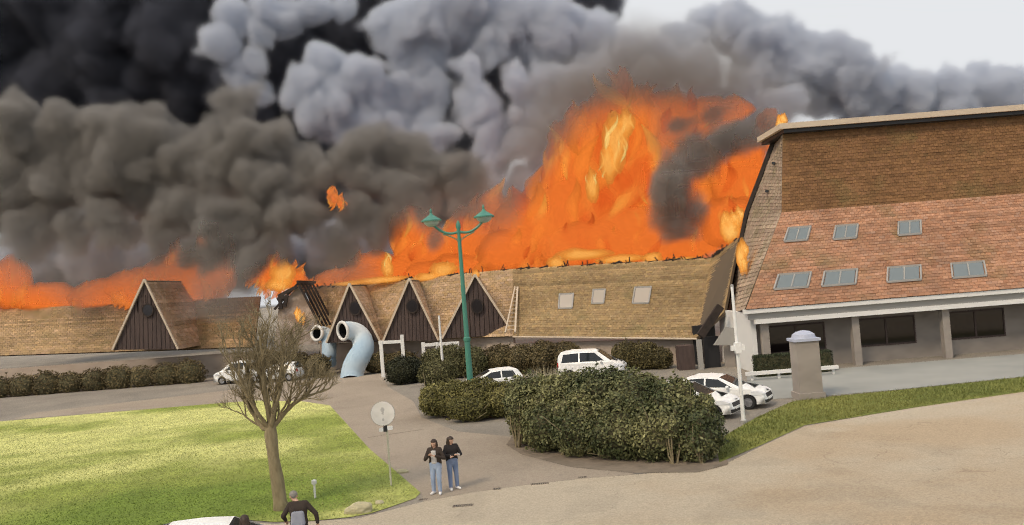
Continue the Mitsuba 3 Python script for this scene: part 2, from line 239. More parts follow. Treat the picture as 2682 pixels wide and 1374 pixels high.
pbr('verge_turf', proc(lambda p, n, uv: mix((.075, .10, .018), (.20, .20, .05), fbm(p.x * .7, p.y * .7, 4, 5)) * (.8 + .4 * noise(p.x * 16, p.y * 16))), .95)
put('verge', sheet(VERGE, .02), 'verge_turf', kind='structure')
from shapely.geometry import Polygon, Point
put('planting_bed', sheet(Polygon([(-0.53,33.72), (0.06,31.58), (1.62,28.91), (3.42,27.40), (5.22,26.87), (6.14,27.47), (6.87,31.21), (6.34,36.04), (3.47,41.06), (0.21,40.25)]).buffer(.25), .014), 'soil', kind='structure')
put('pavement', sheet([(12.40,47.12), (10.24,41.37), (10.65,39.72), (11.92,39.94), (13.12,39.65), (17, 39.8), (40, 43.2), (60, 43.6), (60, 49.4), (13, 49.4)], .012), 'grey_paving', kind='structure')
# the line across the path where it was resurfaced is a real groove filled with a dark strip
put('joint_strip', bar((*(-7.00,38.07), .009), (*(-4.64,39.18), .009), .11, .006), 'soil', kind='structure')

def grass_blades(poly, count, seed, h=(.02, .055), g0=(.19, .23, .05), g1=(.43, .43, .16)):
    rng = np.random.default_rng(seed); P = Polygon(poly).buffer(-.05); x0, y0, x1, y1 = P.bounds
    import shapely
    pts = rng.uniform((x0, y0), (x1, min(y1, 62)), (count * 3, 2))
    near = rng.random(len(pts)) < np.clip((34 / np.maximum(pts[:, 1], 1)) ** 2, 0, 1)
    pts = pts[near & shapely.contains_xy(P, pts[:, 0], pts[:, 1])][:count]
    n = len(pts); a = rng.uniform(0, 2 * np.pi, n); w = rng.uniform(.008, .02, n); H = rng.uniform(*h, n); lean = rng.uniform(.2, .9, n) * H; b = rng.uniform(0, 2 * np.pi, n)
    z = np.full(n, .02)
    v0 = np.c_[pts[:, 0] - w * np.cos(a), pts[:, 1] - w * np.sin(a), z]; v1 = np.c_[pts[:, 0] + w * np.cos(a), pts[:, 1] + w * np.sin(a), z]
    v2 = np.c_[pts[:, 0] + lean * np.cos(b), pts[:, 1] + lean * np.sin(b), z + H]
    V = np.stack([v0, v1, v2], 1).reshape(-1, 3)
    t = meshkit.fbm(np.c_[pts * .16, np.zeros(n)], 3, 9)[:, None]
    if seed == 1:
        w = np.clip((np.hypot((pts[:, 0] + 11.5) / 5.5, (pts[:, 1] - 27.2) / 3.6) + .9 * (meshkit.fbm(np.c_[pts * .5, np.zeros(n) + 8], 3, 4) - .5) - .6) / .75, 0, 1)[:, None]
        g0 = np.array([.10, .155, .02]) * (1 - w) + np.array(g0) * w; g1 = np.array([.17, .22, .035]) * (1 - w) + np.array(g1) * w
    c = (np.array(g0) * (1 - t) + np.array(g1) * t) * rng.uniform(.82, 1.18, (n, 1))
    return trimesh.Trimesh(V, np.arange(3 * n).reshape(-1, 3), process=False), np.repeat(c, 3, 0)
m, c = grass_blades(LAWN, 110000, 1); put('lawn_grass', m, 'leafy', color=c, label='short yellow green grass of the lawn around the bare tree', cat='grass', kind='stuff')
m, c = grass_blades(VERGE, 50000, 2, (.05, .14), (.07, .10, .018), (.22, .21, .055)); put('verge_grass', m, 'leafy', color=c, label='greener grass of the verge below the white pole at right', cat='grass', kind='stuff')

# ------------------------------------------------------------------ the long burning building
TAN = [(.30, .205, .095), (.36, .245, .115), (.24, .17, .085), (.32, .235, .135), (.27, .175, .095)]
LB = 'long_building'
tell(LB, 'long low building with tan shingled roof burning along its ridge and dark pointed gables', 'building')
eR, eM, rM, rR = (11.87,57.00,1.81), (-0.38,66.00,2.38), (0.03,74.00,7.71), (15.66,67.00,7.22)
right_roof = [eM, eR, rR, rM]
def slab(c, t=.18):
    p = np.array(c, float); n = np.cross(p[1] - p[0], p[3] - p[0]); n /= np.linalg.norm(n)
    return trimesh.Trimesh(np.vstack([p, p - n * t]), [[0, 1, 2], [0, 2, 3], [4, 6, 5], [4, 7, 6], [0, 4, 5], [0, 5, 1], [1, 5, 6], [1, 6, 2], [2, 6, 7], [2, 7, 3], [3, 7, 4], [3, 4, 0]], process=False)
pbr('underlay', (.10, .075, .05), .9)
put(LB + '__roof', slab(right_roof), 'underlay')
m, c = shingles(right_roof, 34, 60, TAN, 1); put(LB + '__roof__shingle', m, 'tinted', color=c, kind='stuff')
# the upswept piece at its right end, against the tall roof
up_roof = [eR, (13.62,56.00,3.43), (16.58,62.00,8.43), rR]
put(LB + '__roof_end', slab(up_roof), 'underlay')
m, c = shingles(up_roof, 30, 10, TAN, 2); put(LB + '__roof_end__shingle', m, 'tinted', color=c, kind='stuff')
def on(c, u, v, lift):
    n = np.cross(np.subtract(c[1], c[0]), np.subtract(c[3], c[0])); n = n / np.linalg.norm(n); return bil(c, u, v) + n * lift
def skylight(holder, c, u, v, du, dv, lab=None, pane='sky_pane'):
    k = fresh(holder + '__skylight')
    q = lambda e, l: on(c, np.array([u - du - e * du, u + du + e * du, u + du + e * du, u - du - e * du]), np.array([v - dv - e * dv, v - dv - e * dv, v + dv + e * dv, v + dv + e * dv]), l)
    fr = [bar(q(.12, .09)[i], q(.12, .09)[(i + 1) % 4], .09, .12) for i in range(4)]
    put(k + '__frame', cat_(fr), 'trim_grey'); put(k + '__pane', slab(q(0, .085), .03), pane)
    if lab: tell(k, lab)
pbr('pale_pane', (.42, .37, .31), .15, specular=.7)
skylight(LB, right_roof, .305, .46, .034, .09, pane='pale_pane')
skylight(LB, right_roof, .478, .51, .028, .085, pane='pale_pane'); skylight(LB, right_roof, .70, .51, .036, .095, pane='pale_pane')
# left half
eL, rL = (-18.24,78.00,2.46), (-19.94,82.00,7.61)
eL2, rL2 = (-63.45,84.00,4.12), (-66.21,88.00,8.52)
left_roof = [eL, eM, rM, rL]
put(LB + '__roof_left', slab(left_roof), 'underlay')
m, c = shingles(left_roof, 26, 56, [(.42, .29, .15), (.46, .32, .20), (.38, .25, .12), (.42, .30, .21)], 3); put(LB + '__roof_left__shingle', m, 'tinted', color=c, kind='stuff')
far_roof = [(-65.37,86.00,3.91), (-24.67,80.00,2.46), (-24.97,84.00,7.18), (-68.14,90.00,8.40)]
put(LB + '__roof_far', slab(far_roof), 'underlay')
m, c = shingles(far_roof, 24, 84, [(.42, .29, .15), (.46, .32, .20), (.36, .25, .13)], 4); put(LB + '__roof_far__shingle', m, 'tinted', color=c, kind='stuff')
# walls
def wall(a, b, z1, t, mat, key, z0=-.1):
    a, b = np.array(a[:2]), np.array(b[:2]); d = b - a; n = np.array([d[1], -d[0]]); n = n / np.linalg.norm(n)
    if n[1] > 0: n = -n
    p = np.array([[*a, z0], [*b, z0], [*(b - n * t), z0], [*(a - n * t), z0]]); q = p.copy(); q[:, 2] = z1
    return put(key, trimesh.convex.convex_hull(np.vstack([p, q])), mat)
back = lambda p, d: (p[0], p[1] + d, p[2])
wall(back(eM, .7), back(eR, .7), 1.75, .3, 'render_wall', LB + '__wall')
wall(back(eL, .7), back(eM, .7), 2.3, .3, 'render_wall', LB + '__wall')
wall(back(far_roof[0], .7), back(far_roof[1], .7), 2.0, .3, 'render_wall', LB + '__wall')
put(LB + '__gutter', tube([np.array(eM) + (0, -.08, -.06), np.array(eR) + (0, -.08, -.06)], .07), 'trim_tan')
# ladder like verge between the two halves
a, b = np.array((-0.18,65.40,2.67)), np.array((0.30,71.00,6.10))
put(LB + '__verge', cat_([bar(a, b, .14, .14), bar(a + (-.75, 0, .05), b + (-.2, 0, .05), .10, .10)] + [bar(a + (b - a) * t, a + (b - a) * t + (-.75 + .55 * t, 0, .03), .06, .06) for t in np.linspace(.06, .94, 11)]), 'trim_tan')

# charred stubs of the ridge, left standing by the fire
rg = np.random.default_rng(91)
def ridge_stubs(a, b, n, key):
    a, b = np.array(a), np.array(b); out = []
    for t in rg.uniform(0, 1, n):
        p = a + (b - a) * t; h = rg.uniform(.12, .5); d = np.array([rg.normal(0, .5), 0, 1]); L = rg.uniform(.15, .9)
        out.append(bar(p - (L / 2, 0, .1), p + (L / 2, 0, -.02 + rg.normal(0, .06)), .2, rg.uniform(.1, .25), (0, 1, 0)) if rg.random() < .55 else bar(p - (0, 0, .15), p + d * h, .07, .10, (0, 1, 0)))
    put(key, cat_(out), 'charred', kind='stuff')
ridge_stubs(rM, rR, 60, LB + '__burnt_ridge'); ridge_stubs(rL, rM, 60, LB + '__burnt_ridge'); ridge_stubs(rR, (16.58,62.00,8.43), 14, LB + '__burnt_ridge')
def gable(apex, bl, br, depth, hole, seed, lab, hole_r=.42):
    """A steep pointed wing standing out of the roof: dark boarded front, round window, pale verges, shingled sides."""
    g = fresh(LB + '__gable'); A, L, R = np.array(apex), np.array(bl), np.array(br)
    tell(g, lab)
    rng = np.random.default_rng(seed)
    # boards of the front, each with its own edge
    n = 15; bd = []
    for i in range(n):
        t0, t1 = i / n + .004, (i + 1) / n - .004
        bot0, bot1 = L + (R - L) * t0, L + (R - L) * t1
        def top(t):
            s = (A - L) / .5 if t < .5 else (A - R) / .5
            return L + (R - L) * t + ((A - (L + R) / 2) * (1 - abs(2 * t - 1)))
        q = [bot0, bot1] + ([top(t1), top(t0)] if not (t0 < .5 < t1) else [top(t1), A, top(t0)])
        bd.append(prism([p + (0, rng.uniform(-.03, .03), 0) for p in q], .12))
    put(g + '__board', cat_(bd), 'dark_cladding', kind='stuff')
    back = np.array([0, depth, 0.])
    for s, (p, tone) in enumerate(((L, 0), (R, 1))):
        c = [p + back, p, A, A + back] if s == 0 else [p, p + back, A + back, A]
        side = g + '__roof_side'
        k = put(side, slab(c, .12), 'underlay')
        mm, cc = shingles(c, 18, 14, [(.44, .31, .19), (.48, .35, .25), (.38, .27, .17)], seed + 10 + s); put(k + '__shingle', mm, 'tinted', color=cc, kind='stuff')
        put(g + '__verge', bar(p + (0, -.14, .02), A + (0, -.14, .10), .16, .22, (0, 1, 0)), 'trim_tan')
    h = np.array(hole)
    ring = trimesh.creation.annulus(hole_r * .97, hole_r * 1.18, .10); disc = trimesh.creation.cylinder(hole_r, .08)
    for mm in (ring, disc):
        mm.apply_transform(trimesh.transformations.rotation_matrix(np.pi / 2, (1, 0, 0))); mm.apply_scale((1, 1, 1.2)); mm.apply_translation(h)
    put(g + '__window', disc, 'dark_pane'); put(g + '__window__frame', ring, 'charred')
gable((-13.71,71.50,7.41), (-15.99,71.50,2.71), (-11.47,71.50,2.43), 9, (-13.38,71.32,5.41), 21, 'dark pointed gable behind the pale blue tube')
gable((-8.50,70.00,7.42), (-11.03,70.00,2.55), (-6.48,70.00,2.26), 9, (-8.42,69.82,5.23), 22, 'dark pointed gable with a round dark window left of the green lamp post')
gable((-3.00,67.50,7.28), (-5.98,67.50,2.51), (-0.32,67.50,2.44), 8, (-3.02,67.32,4.86), 23, 'widest dark gable behind the green lamp post')
gable((-32.75,76.00,9.30), (-35.99,76.00,3.35), (-30.16,76.00,2.96), 9, (-32.60,75.82,6.63), 24, 'dark pointed gable at the far left of the roof')
# the burnt gable between the halves: bare rafters over a pale wall
bg = 'burnt_cabin'
pbr('smoky_wall', proc(lambda p, n, uv: mix((.24, .18, .14), (.52, .45, .40), smoothstep(.35, .7, fbm(p.x * .9, p.y * .9, p.z * .9, 4)))), .9)
tell(bg, 'burnt pale gabled cabin with bare charred rafters below the left flames', 'cabin')
wall_q = [(-21.09,74.00,2.74), (-17.31,74.00,2.51), (-17.16,74.00,4.57), (-18.59,74.00,7.79), (-20.53,74.00,5.80)]
put(bg + '__wall', prism(wall_q, .25), 'smoky_wall')
A = np.array((-18.58,74.00,7.93))
for s, e in enumerate(((-20.81,74.00,5.83), (-16.93,74.00,4.00))):
    for k in range(5):
        o = np.array([0, -.2 + 1.3 * k, 0]); put(bg + '__rafter', bar(A + o, np.array(e) + o, .16, .24, (0, 1, 0)), 'charred')
put(bg + '__ridge_beam', bar(A + (0, -.4, .1), A + (0, 6, .1), .2, .26), 'charred')
for a, b in (((-20.37,73.70,6.93), (-18.66,73.70,7.66)), ((-20.49,73.70,6.70), (-19.61,73.70,6.88)), ((-20.27,73.70,6.82), (-20.21,73.70,5.79)), ((-19.61,73.70,6.98), (-19.89,73.70,5.97))):
    put(bg + '__fallen_timber', bar(a, b, .28, .2, (0, 1, 0)), 'charred')

# ------------------------------------------------------------------ the tall building on the right
TB = 'tall_building'
tell(TB, 'tall building with steep brown shingled upper storey above a red tiled roof with skylights', 'building')
BRN = [(.20, .105, .045), (.25, .135, .06), (.17, .09, .04), (.23, .12, .06)]
GRY = [(.30, .235, .17), (.36, .29, .21), (.27, .20, .145), (.33, .23, .18)]
RED = [(.37, .19, .11), (.42, .23, .14), (.34, .165, .095), (.38, .23, .16)]
f0, f1 = np.array((17.29,54.00,9.51)), np.array((17.99,54.60,14.57))
XR = 40.
front = [f0, (XR, f0[1], f0[2]), (XR, f1[1], f1[2]), f1]
put(TB + '__upper_wall', slab(front, .3), 'underlay'); m, c = shingles(front, 26, 80, BRN, 31); put(TB + '__upper_wall__shingle', m, 'tinted', color=c, kind='stuff')
b0, b1 = np.array((13.56,51.40,3.21)), np.array((18.94,58.00,15.32))
mid = np.array((16.92,60.00,10.06))
g0 = np.array((13.26,49.40,3.82))
side_low, side = [(15.29,62.00,2.97), g0 + (-.02, .1, 0), f0, mid], [mid, f0, f1, b1]
for n_, c_ in enumerate((side_low, side)):
    k = put(TB + '__side_roof', slab(np.array(c_) + (.5, .1, -.2), .3), 'underlay'); m, c = shingles(c_, 24, 26, GRY, 32 + n_, t=.05); put(k + '__shingle', m, 'tinted', color=c, kind='stuff')
put(TB + '__verge', cat_([bar(np.array(side_low[0]) + (-.1, 0, 0), mid + (-.1, 0, .1), .22, .3), bar(mid + (-.1, 0, .1), b1 + (-.1, 0, .1), .22, .3)]), 'charred')
for u, v in ((.5, .25), (.55, .6)):
    q = on(side, np.array([u, u]), np.array([v, v + .03]), .12); put(TB + '__vent', bar(q[0], q[1], .34, .2), 'black_trim')
put(TB + '__cap_roof', box((f1[0] - .35, f1[1] - .75, f1[2] + .25), (XR, 59, f1[2] + .6)), 'trim_tan')
put(TB + '__cap_soffit', box((f1[0] - .1, f1[1] - .55, f1[2] + .02), (XR - .1, 58.9, f1[2] + .248)), 'black_trim')
low = [g0, (XR, g0[1], g0[2]), (XR, f0[1] - .05, f0[2] + .02), f0 + (-.02, -.05, .02)]
put(TB + '__lower_roof', slab(low, .25), 'underlay'); m, c = shingles(low, 34, 80, RED, 33); put(TB + '__lower_roof__tile', m, 'tinted', color=c, kind='stuff')
def low_uv(x, z):
    v = (z - g0[2]) / (f0[2] - g0[2]); xl = g0[0] + (f0[0] - g0[0]) * v; return (x - xl) / (XR - xl), v
for px, wd in (((17.76,52.50,7.99), .026), ((16.47,50.60,5.18), .034), ((19.24,50.60,5.15), .034), ((20.70,52.50,7.88), .026), ((23.02,50.60,5.09), .034), ((24.62,52.50,7.82), .026), ((26.79,50.60,5.03), .034)):
    u, v = low_uv(px[0], px[2]); skylight(TB, low, u, v, wd, .065)
    q = on(low, np.array([u, u]), np.array([v - .065, v + .065]), .1); put(TB + '__skylight_bar', bar(q[0], q[1], .07, .06), 'trim_grey')
zf = g0[2]
put(TB + '__fascia', box((g0[0] - .1, g0[1] + .05, zf - .28), (XR, g0[1] + .35, zf - .02)), 'trim_white')
put(TB + '__fascia', box((g0[0] + .25, g0[1] + .35, zf - .66), (XR, g0[1] + .6, zf - .282)), 'trim_grey')
put(TB + '__fascia', box((g0[0] + .55, g0[1] + .2, zf - .92), (XR, g0[1] + .6, zf - .662)), 'trim_white')
yw = g0[1] + 2.2
put(TB + '__porch_ceiling', box((g0[0] + .9, g0[1] + .6, zf - .8), (XR, yw, zf - .7)), 'black_trim')
put(TB + '__porch_wall', box((g0[0] + .9, yw, -.1), (XR, yw + .3, zf - .3)), 'grey_wall')
put(TB + '__end_wall', box((g0[0] + .45, g0[1] + .9, -.1), (g0[0] + .75, 58, zf - .3)), 'trim_white')
for x in (g0[0] + 1.0, g0[0] + 6.3, g0[0] + 11.6, g0[0] + 17):
    put(TB + '__post', box((x, g0[1] + .62, 0), (x + .42, g0[1] + 1.05, zf - .92)), 'grey_wall')
for x0 in (g0[0] + 1.75, g0[0] + 7.2, g0[0] + 12.6, g0[0] + 18):
    k = put(TB + '__window', box((x0, yw - .02, 1.0), (x0 + 3.4, yw + .06, 2.5)), 'dark_pane')
    put(k + '__frame', cat_([box((x0 - .08, yw - .06, .9), (x0 + 3.48, yw - .004, 1.0)), box((x0 - .08, yw - .06, 2.5), (x0 + 3.48, yw - .004, 2.6)), box((x0 - .08, yw - .06, 1.0), (x0, yw - .004, 2.5)), box((x0 + 3.4, yw - .06, 1.0), (x0 + 3.48, yw - .004, 2.5)), box((x0 + 1.65, yw - .06, 1.0), (x0 + 1.75, yw - .022, 2.5))]), 'dark_cladding')
# the dark entrance link between the two buildings
EN = 'entrance_porch'
tell(EN, 'dark open entrance porch with grey posts under the right end of the tan roof', 'porch')
e0 = np.array((10.00,56.64)); e1 = np.array((12.24,49.94))
put(EN + '__back_wall', box((11.75, 57.4, -.1), (e1[0] + 1, 57.7, 2.6)), 'black_trim')
put(EN + '__bin_store', box((10.15, 54.6, 0), (11.15, 55.6, 1.55)), 'dark_cladding')
put(EN + '__post', box((11.3, 54.2, 0), (11.6, 54.5, 1.9)), 'trim_grey')
put(EN + '__door', box((11.85, 54.9, 0), (12.85, 55.1, 2.0)), 'black_trim')
put(EN + '__screen', box((13.0, 54.3, 0), (13.65, 54.5, 2.1)), 'grey_wall')
put(EN + '__door', box((13.8, 54.7, 0), (14.5, 54.9, 2.1)), 'black_trim')
put(EN + '__barge_board', bar((11.54,54.20,2.13), (13.06,54.60,3.89), .5, .3, (0, 1, 0)), 'charred')
put(EN + '__gable_panel', prism([(12.19,53.60,1.54), (13.85,53.60,1.41), (13.69,53.60,2.49), (13.03,53.60,2.62)], .1), 'trim_grey')

# ------------------------------------------------------------------ fire: closed tongues that give off their own light
GLOW = 1 / 2 ** exposure                                 # flames as bright as the film shows them
def glow(c, f=1.0): return {'type': 'area', 'radiance': {'type': 'rgb', 'value': [float(x * f * GLOW) for x in c]}, 'sampling_weight': 1.0 if f == 1.0 else 0.0}   # the thin strands are found by the rays that hit them
scene['soot'] = {'type': 'diffuse', 'reflectance': {'type': 'rgb', 'value': [.02, .015, .01]}}
scene['thin_flame'] = {'type': 'mask', 'opacity': .36, 'bsdf': {'type': 'diffuse', 'reflectance': {'type': 'rgb', 'value': [.02, .015, .01]}}}
DEEP, RED, ORANGE, AMBER, YELLOW = (.80, .165, .024), (.70, .10, .014), (.92, .225, .03), (.98, .36, .055), (1.05, .72, .22)
def licks(blobs, count, seed, size=(.5, 1.3), width=.2):
    """Thin curling strands of flame rising over the skin of the blobs."""
    rng = np.random.default_rng(seed); out = []
    area = np.array([b[3] * b[4] for b in blobs]); area /= area.sum()
    for i in rng.choice(len(blobs), count, p=area):
        x, y, z, rx, rz = blobs[i]; ry = min(rx, rz) * .55 + .3
        d = rng.normal(size=3); d /= np.linalg.norm(d)
        c = np.array([x, y, z]) + d * (rx, ry, rz) * rng.uniform(.75, 1.02)
        L = rng.uniform(*size) * min(rz, 2.2 * rx) * .9; sway = rng.normal(0, .30, 2) + (.22, 0)
        t = np.linspace(0, 1, 14); ph = rng.uniform(0, 6.3, 2); wob = rng.uniform(.05, .16) * L
        pts = c + np.c_[(t - .5) * L * sway[0] + wob * np.sin(5 * t + ph[0]), (t - .5) * L * sway[1] + .4 * wob * np.sin(4 * t + ph[1]), (t - .5) * L]
        r = 1.35 * L * width * rng.uniform(.4, 1.0) * np.sin(np.pi * np.clip(t, .02, .98)) ** .9 * (1 - .45 * t) * (1 + .5 * (meshkit.noise(np.c_[t * 5, t * 0 + i, t * 0 + ph[0]]) - .5))
        for k in (1.0, .6): out.append(tube(pts, np.maximum(r * k, .006), 9))
    return cat_(out)
def tongues(blobs, seed, sub=4, amp=.5, up=.3):
    rng = np.random.default_rng(seed); out = []
    for x, y, z, rx, rz in blobs:
        m = trimesh.creation.icosphere(subdivisions=sub, radius=1.0); v = np.array(m.vertices)
        o = rng.uniform(0, 90, 3)
        d = meshkit.fbm(v * (1.7, 1.7, 1.0) + o, 3, seed) - .5
        e = meshkit.fbm(v * (2.2, 2.2, .7) + o + 40, 2, seed + 7) - .5
        v = v * (1 + amp * 2 * d)[:, None]
        v[:, 2] += np.clip(v[:, 2], 0, None) * up * 2.4 * e + .0
        m.vertices = v * (rx, min(rx, rz) * .55 + .3, rz) + (x, y, z)
        out.append(m)
    return cat_(out)
def flames(name, blobs, core, seed, label, amp=.3, dens=18, shrink=.9):
    k, n = name, 0
    while k in scene: n += 1; k = f'{name}_{n:03d}'
    skin = lambda f: tongues([(*b[:3], b[3] * shrink * f, b[4] * shrink * f) for b in blobs], seed, 4, amp)
    scene[k] = ply(skin(.78), 'soot', smooth=True, emitter=glow(DEEP))
    kk = k + '__outer_flame'; labels[kk] = {'kind': 'stuff'}
    scene[kk] = ply(cat_([skin(f) for f in (.86, .96, 1.06, 1.16)]), 'thin_flame', smooth=True, emitter=glow(DEEP, .36))
    for j, (c, w, m) in enumerate(((RED, .24, .35), (ORANGE, .24, .65), (AMBER, .15, .28))[(0 if len(blobs) > 7 else 1):]):
        kk = k + '__lick' + f'_{j:03d}' * (j > 0); labels[kk] = {'kind': 'stuff'}
        scene[kk] = ply(licks(blobs, max(3, int(len(blobs) * dens * m)), seed * 10 + j, (.6, 1.4), w), 'thin_flame', smooth=True, emitter=glow(c, .36))
    if core:
        hot = lambda f, b_=None: tongues([(*b[:3], b[3] * f, b[4] * f) for b in core], seed + 50, 3, .4, .5)
        for j, (c, m) in enumerate(((AMBER, cat_([hot(1.15), hot(.95), hot(.75)])), (YELLOW, cat_([hot(.62), hot(.42), licks(core, 4 * len(core), seed * 10 + 90, (.7, 1.5), .10)])))):
            kk = k + '__core' + f'_{j:03d}' * (j > 0); labels[kk] = {'kind': 'stuff'}
            scene[kk] = ply(m, 'thin_flame', smooth=True, emitter=glow(c, .36))
    labels[k] = {'label': label, 'category': 'fire'}
flames('flames', [(1.77,80.00,10.92,3.54,3.54),(5.21,80.00,11.78,4.10,4.48),(6.31,80.00,16.20,2.61,4.85),(8.74,80.00,18.27,3.17,4.85),(11.50,80.00,19.94,3.17,4.10),(12.34,81.00,14.71,4.15,5.66),(10.17,79.00,9.83,5.52,3.13),(15.07,78.00,8.84,5.45,2.18),(15.90,81.00,20.92,2.83,2.83),(19.95,82.00,21.18,3.25,1.72),(22.49,82.00,21.56,1.91,1.15),(21.69,80.00,13.86,2.24,3.36),(23.00,80.00,16.01,1.57,2.24),(19.80,76.00,10.33,2.66,2.30),(25.14,80.00,19.05,1.12,1.86),(-0.39,78.00,9.51,2.91,1.82),(16.68,84.00,14.33,4.70,5.09),(7.08,78.00,9.29,4.73,2.18)], [(10.14,76.50,18.50,0.93,2.21),(9.34,76.50,16.58,0.71,1.60),(11.24,76.50,20.04,0.64,1.07),(7.73,76.50,14.55,0.50,1.21),(6.23,75.00,8.51,2.10,0.42),(3.82,73.50,7.89,0.75,0.48),(9.19,72.50,7.78,2.03,0.30),(11.73,71.50,7.68,0.87,0.40),(13.85,70.50,7.35,1.31,0.16)], 1, 'huge orange wall of flame over the right end of the tan roof')
flames('flames', [(-3.78,82.00,10.71,2.87,2.87),(-7.67,82.00,10.06,3.25,2.29),(-9.64,82.00,11.94,1.72,2.87),(-12.57,82.00,8.72,3.82,1.61),(-16.05,82.00,8.22,3.06,0.92),(-10.56,81.00,8.16,4.91,1.21),(-5.56,80.00,8.13,4.10,1.34),(-1.53,82.00,12.46,2.10,3.06)], [(-6.25,77.00,8.13,1.22,0.72),(-11.38,78.00,8.91,0.44,0.95),(-12.02,78.00,7.72,2.18,0.29),(-7.55,77.00,7.65,1.44,0.32),(-15.13,79.00,7.68,1.47,0.18),(-2.96,69.00,7.39,0.26,0.32),(-5.04,77.00,7.42,0.50,0.29)], 2, 'orange flames along the ridge behind the pointed gables')
flames('flames', [(-22.53,82.00,8.92,2.37,1.53),(-24.42,82.00,9.26,1.53,0.99),(-20.83,82.00,8.45,1.30,1.07),(-22.81,82.00,10.29,0.92,0.99),(-19.53,82.00,7.88,1.53,0.61)], [(-21.52,80.00,9.01,0.97,0.97),(-22.03,80.00,8.08,1.12,0.52),(-21.34,80.00,9.93,0.37,0.45)], 3, 'bright flames above the burnt pale cabin', shrink=.7)
flames('flames', [(-15.55,77.00,15.43,0.72,0.86),(-15.08,77.00,14.89,0.57,0.50),(-16.01,77.00,16.05,0.43,0.43)], None, 4, 'small ragged fireball high up inside the brown smoke at left', shrink=.45)
flames('flames', [(-32.44,86.00,9.55,4.41,2.81),(-29.88,86.00,11.76,2.00,2.81),(-36.50,86.00,9.06,4.41,2.00),(-41.43,87.00,8.64,3.65,1.62),(-51.69,88.00,10.26,2.05,2.46),(-48.08,88.00,8.74,3.28,1.48)], None, 5, 'flames behind the far left stretch of roof')
def bright(name, blobs, seed, label):
    n, k = 0, name
    while k in scene: n += 1; k = f'{name}_{n:03d}'
    hot = lambda f: tongues([(*b[:3], b[3] * f, b[4] * f) for b in blobs], seed, 3, .45, .8)
    scene[k] = ply(hot(.55), 'soot', smooth=True, emitter=glow(YELLOW))
    for j, (c, m) in enumerate(((AMBER, cat_([hot(1.25), hot(1.08), licks(blobs, 8 * len(blobs), seed, (.7, 1.6), .13)])), (YELLOW, cat_([hot(.92), hot(.76)])))):
        kk = k + '__lick' + f'_{j:03d}' * (j > 0); labels[kk] = {'kind': 'stuff'}
        scene[kk] = ply(m, 'thin_flame', smooth=True, emitter=glow(c, .36))
    labels[k] = {'label': label, 'category': 'fire'}
bright('flames', [(17.08,66.00,9.24,0.68,0.80),(16.76,66.00,9.82,0.31,0.55),(17.52,66.00,10.01,0.37,0.62),(17.92,66.00,10.35,0.25,0.43)], 6, 'bright yellow flames at the corner where the tan roof meets the tall building')
bright('flames', [(14.93,55.50,6.84,0.28,0.88),(15.13,55.50,7.39,0.21,0.47)], 7, 'narrow yellow flame licking out of the side of the tall building')
bright('flames', [(-18.42,73.20,4.91,0.34,0.48),(-18.71,73.20,5.27,0.20,0.34)], 9, 'small glow of fire inside the front of the burnt cabin')
bright('flames', [(19.18,58.00,16.12,0.27,0.32),(18.99,58.00,15.81,0.22,0.32)], 8, 'tiny bright flame on the top corner of the tall building')

# ------------------------------------------------------------------ trees, hedges, shrubs
def leaf_cloud(blobs, count, size, tones, seed, up=.25, aspect=.5):
    """Leaf sized folded diamonds through the outer third of the blobs (x, y, z, rx, ry, rz): (mesh, colours)."""
    rng = np.random.default_rng(seed); B = np.array(blobs); tones = np.array(tones)
    w = (B[:, 3] * B[:, 5]) ** 1.0; i = rng.choice(len(B), count, p=w / w.sum())
    d = rng.normal(size=(count, 3)); d /= np.linalg.norm(d, axis=1, keepdims=True)
    lump = meshkit.fbm(B[i, :3] + d * B[i, 3:] * 1.6, 3, seed)
    r = (.70 + .55 * lump) * rng.uniform(.80, 1.03, count)
    c = B[i, :3] + d * B[i, 3:] * r[:, None]
    # none inside another blob's heart, none below ground
    ns = count // 220                                    # young shoots that stick out
    si = rng.choice(count, ns); sd = d[si] + rng.normal(0, .35, (ns, 3)) + (0, 0, .5); sd /= np.linalg.norm(sd, axis=1, keepdims=True); sl = rng.uniform(.12, .42, ns)
    tt = rng.uniform(.2, 1, (ns, 11)); add = (c[si][:, None] + sd[:, None] * (tt * sl[:, None])[..., None] + rng.normal(0, .03, (ns, 11, 3))).reshape(-1, 3)
    c = np.vstack([c, add]); d = np.vstack([d, np.repeat(sd, 11, 0)]); i = np.r_[i, np.repeat(i[si], 11)]
    keep = c[:, 2] > .03
    for b in B:
        keep &= (((c - b[:3]) / b[3:]) ** 2).sum(1) > .42
    c, d, i = c[keep], d[keep], i[keep]; n = len(c)
    nrm = d + rng.normal(0, .7, (n, 3)) + (0, 0, up); nrm /= np.linalg.norm(nrm, axis=1, keepdims=True)
    t = np.cross(nrm, rng.normal(size=(n, 3))); t /= np.linalg.norm(t, axis=1, keepdims=True); s = np.cross(nrm, t)
    L = rng.uniform(*size, n)[:, None]; W = L * aspect
    v = np.stack([c - t * L / 2, c + s * W / 2 + nrm * L * .08, c + t * L / 2, c - s * W / 2 + nrm * L * .08], 1).reshape(-1, 3)
    k = np.arange(n)[:, None] * 4
    f = np.vstack([k + [0, 1, 2], k + [0, 2, 3]])
    patch = meshkit.fbm(c * .9, 3, seed + 3)[:, None]
    a = np.clip((patch - .3) / .4 + rng.normal(0, .25, (n, 1)), 0, 1)
    col = (tones[0] * (1 - a) + tones[1] * a) * rng.uniform(.55, 1.35, (n, 1))
    pale = rng.random(n) < .06; col[pale] = col[pale] * 1.5 + .02
    return trimesh.Trimesh(v, f, process=False), np.clip(np.repeat(col, 4, 0), 0, 1)
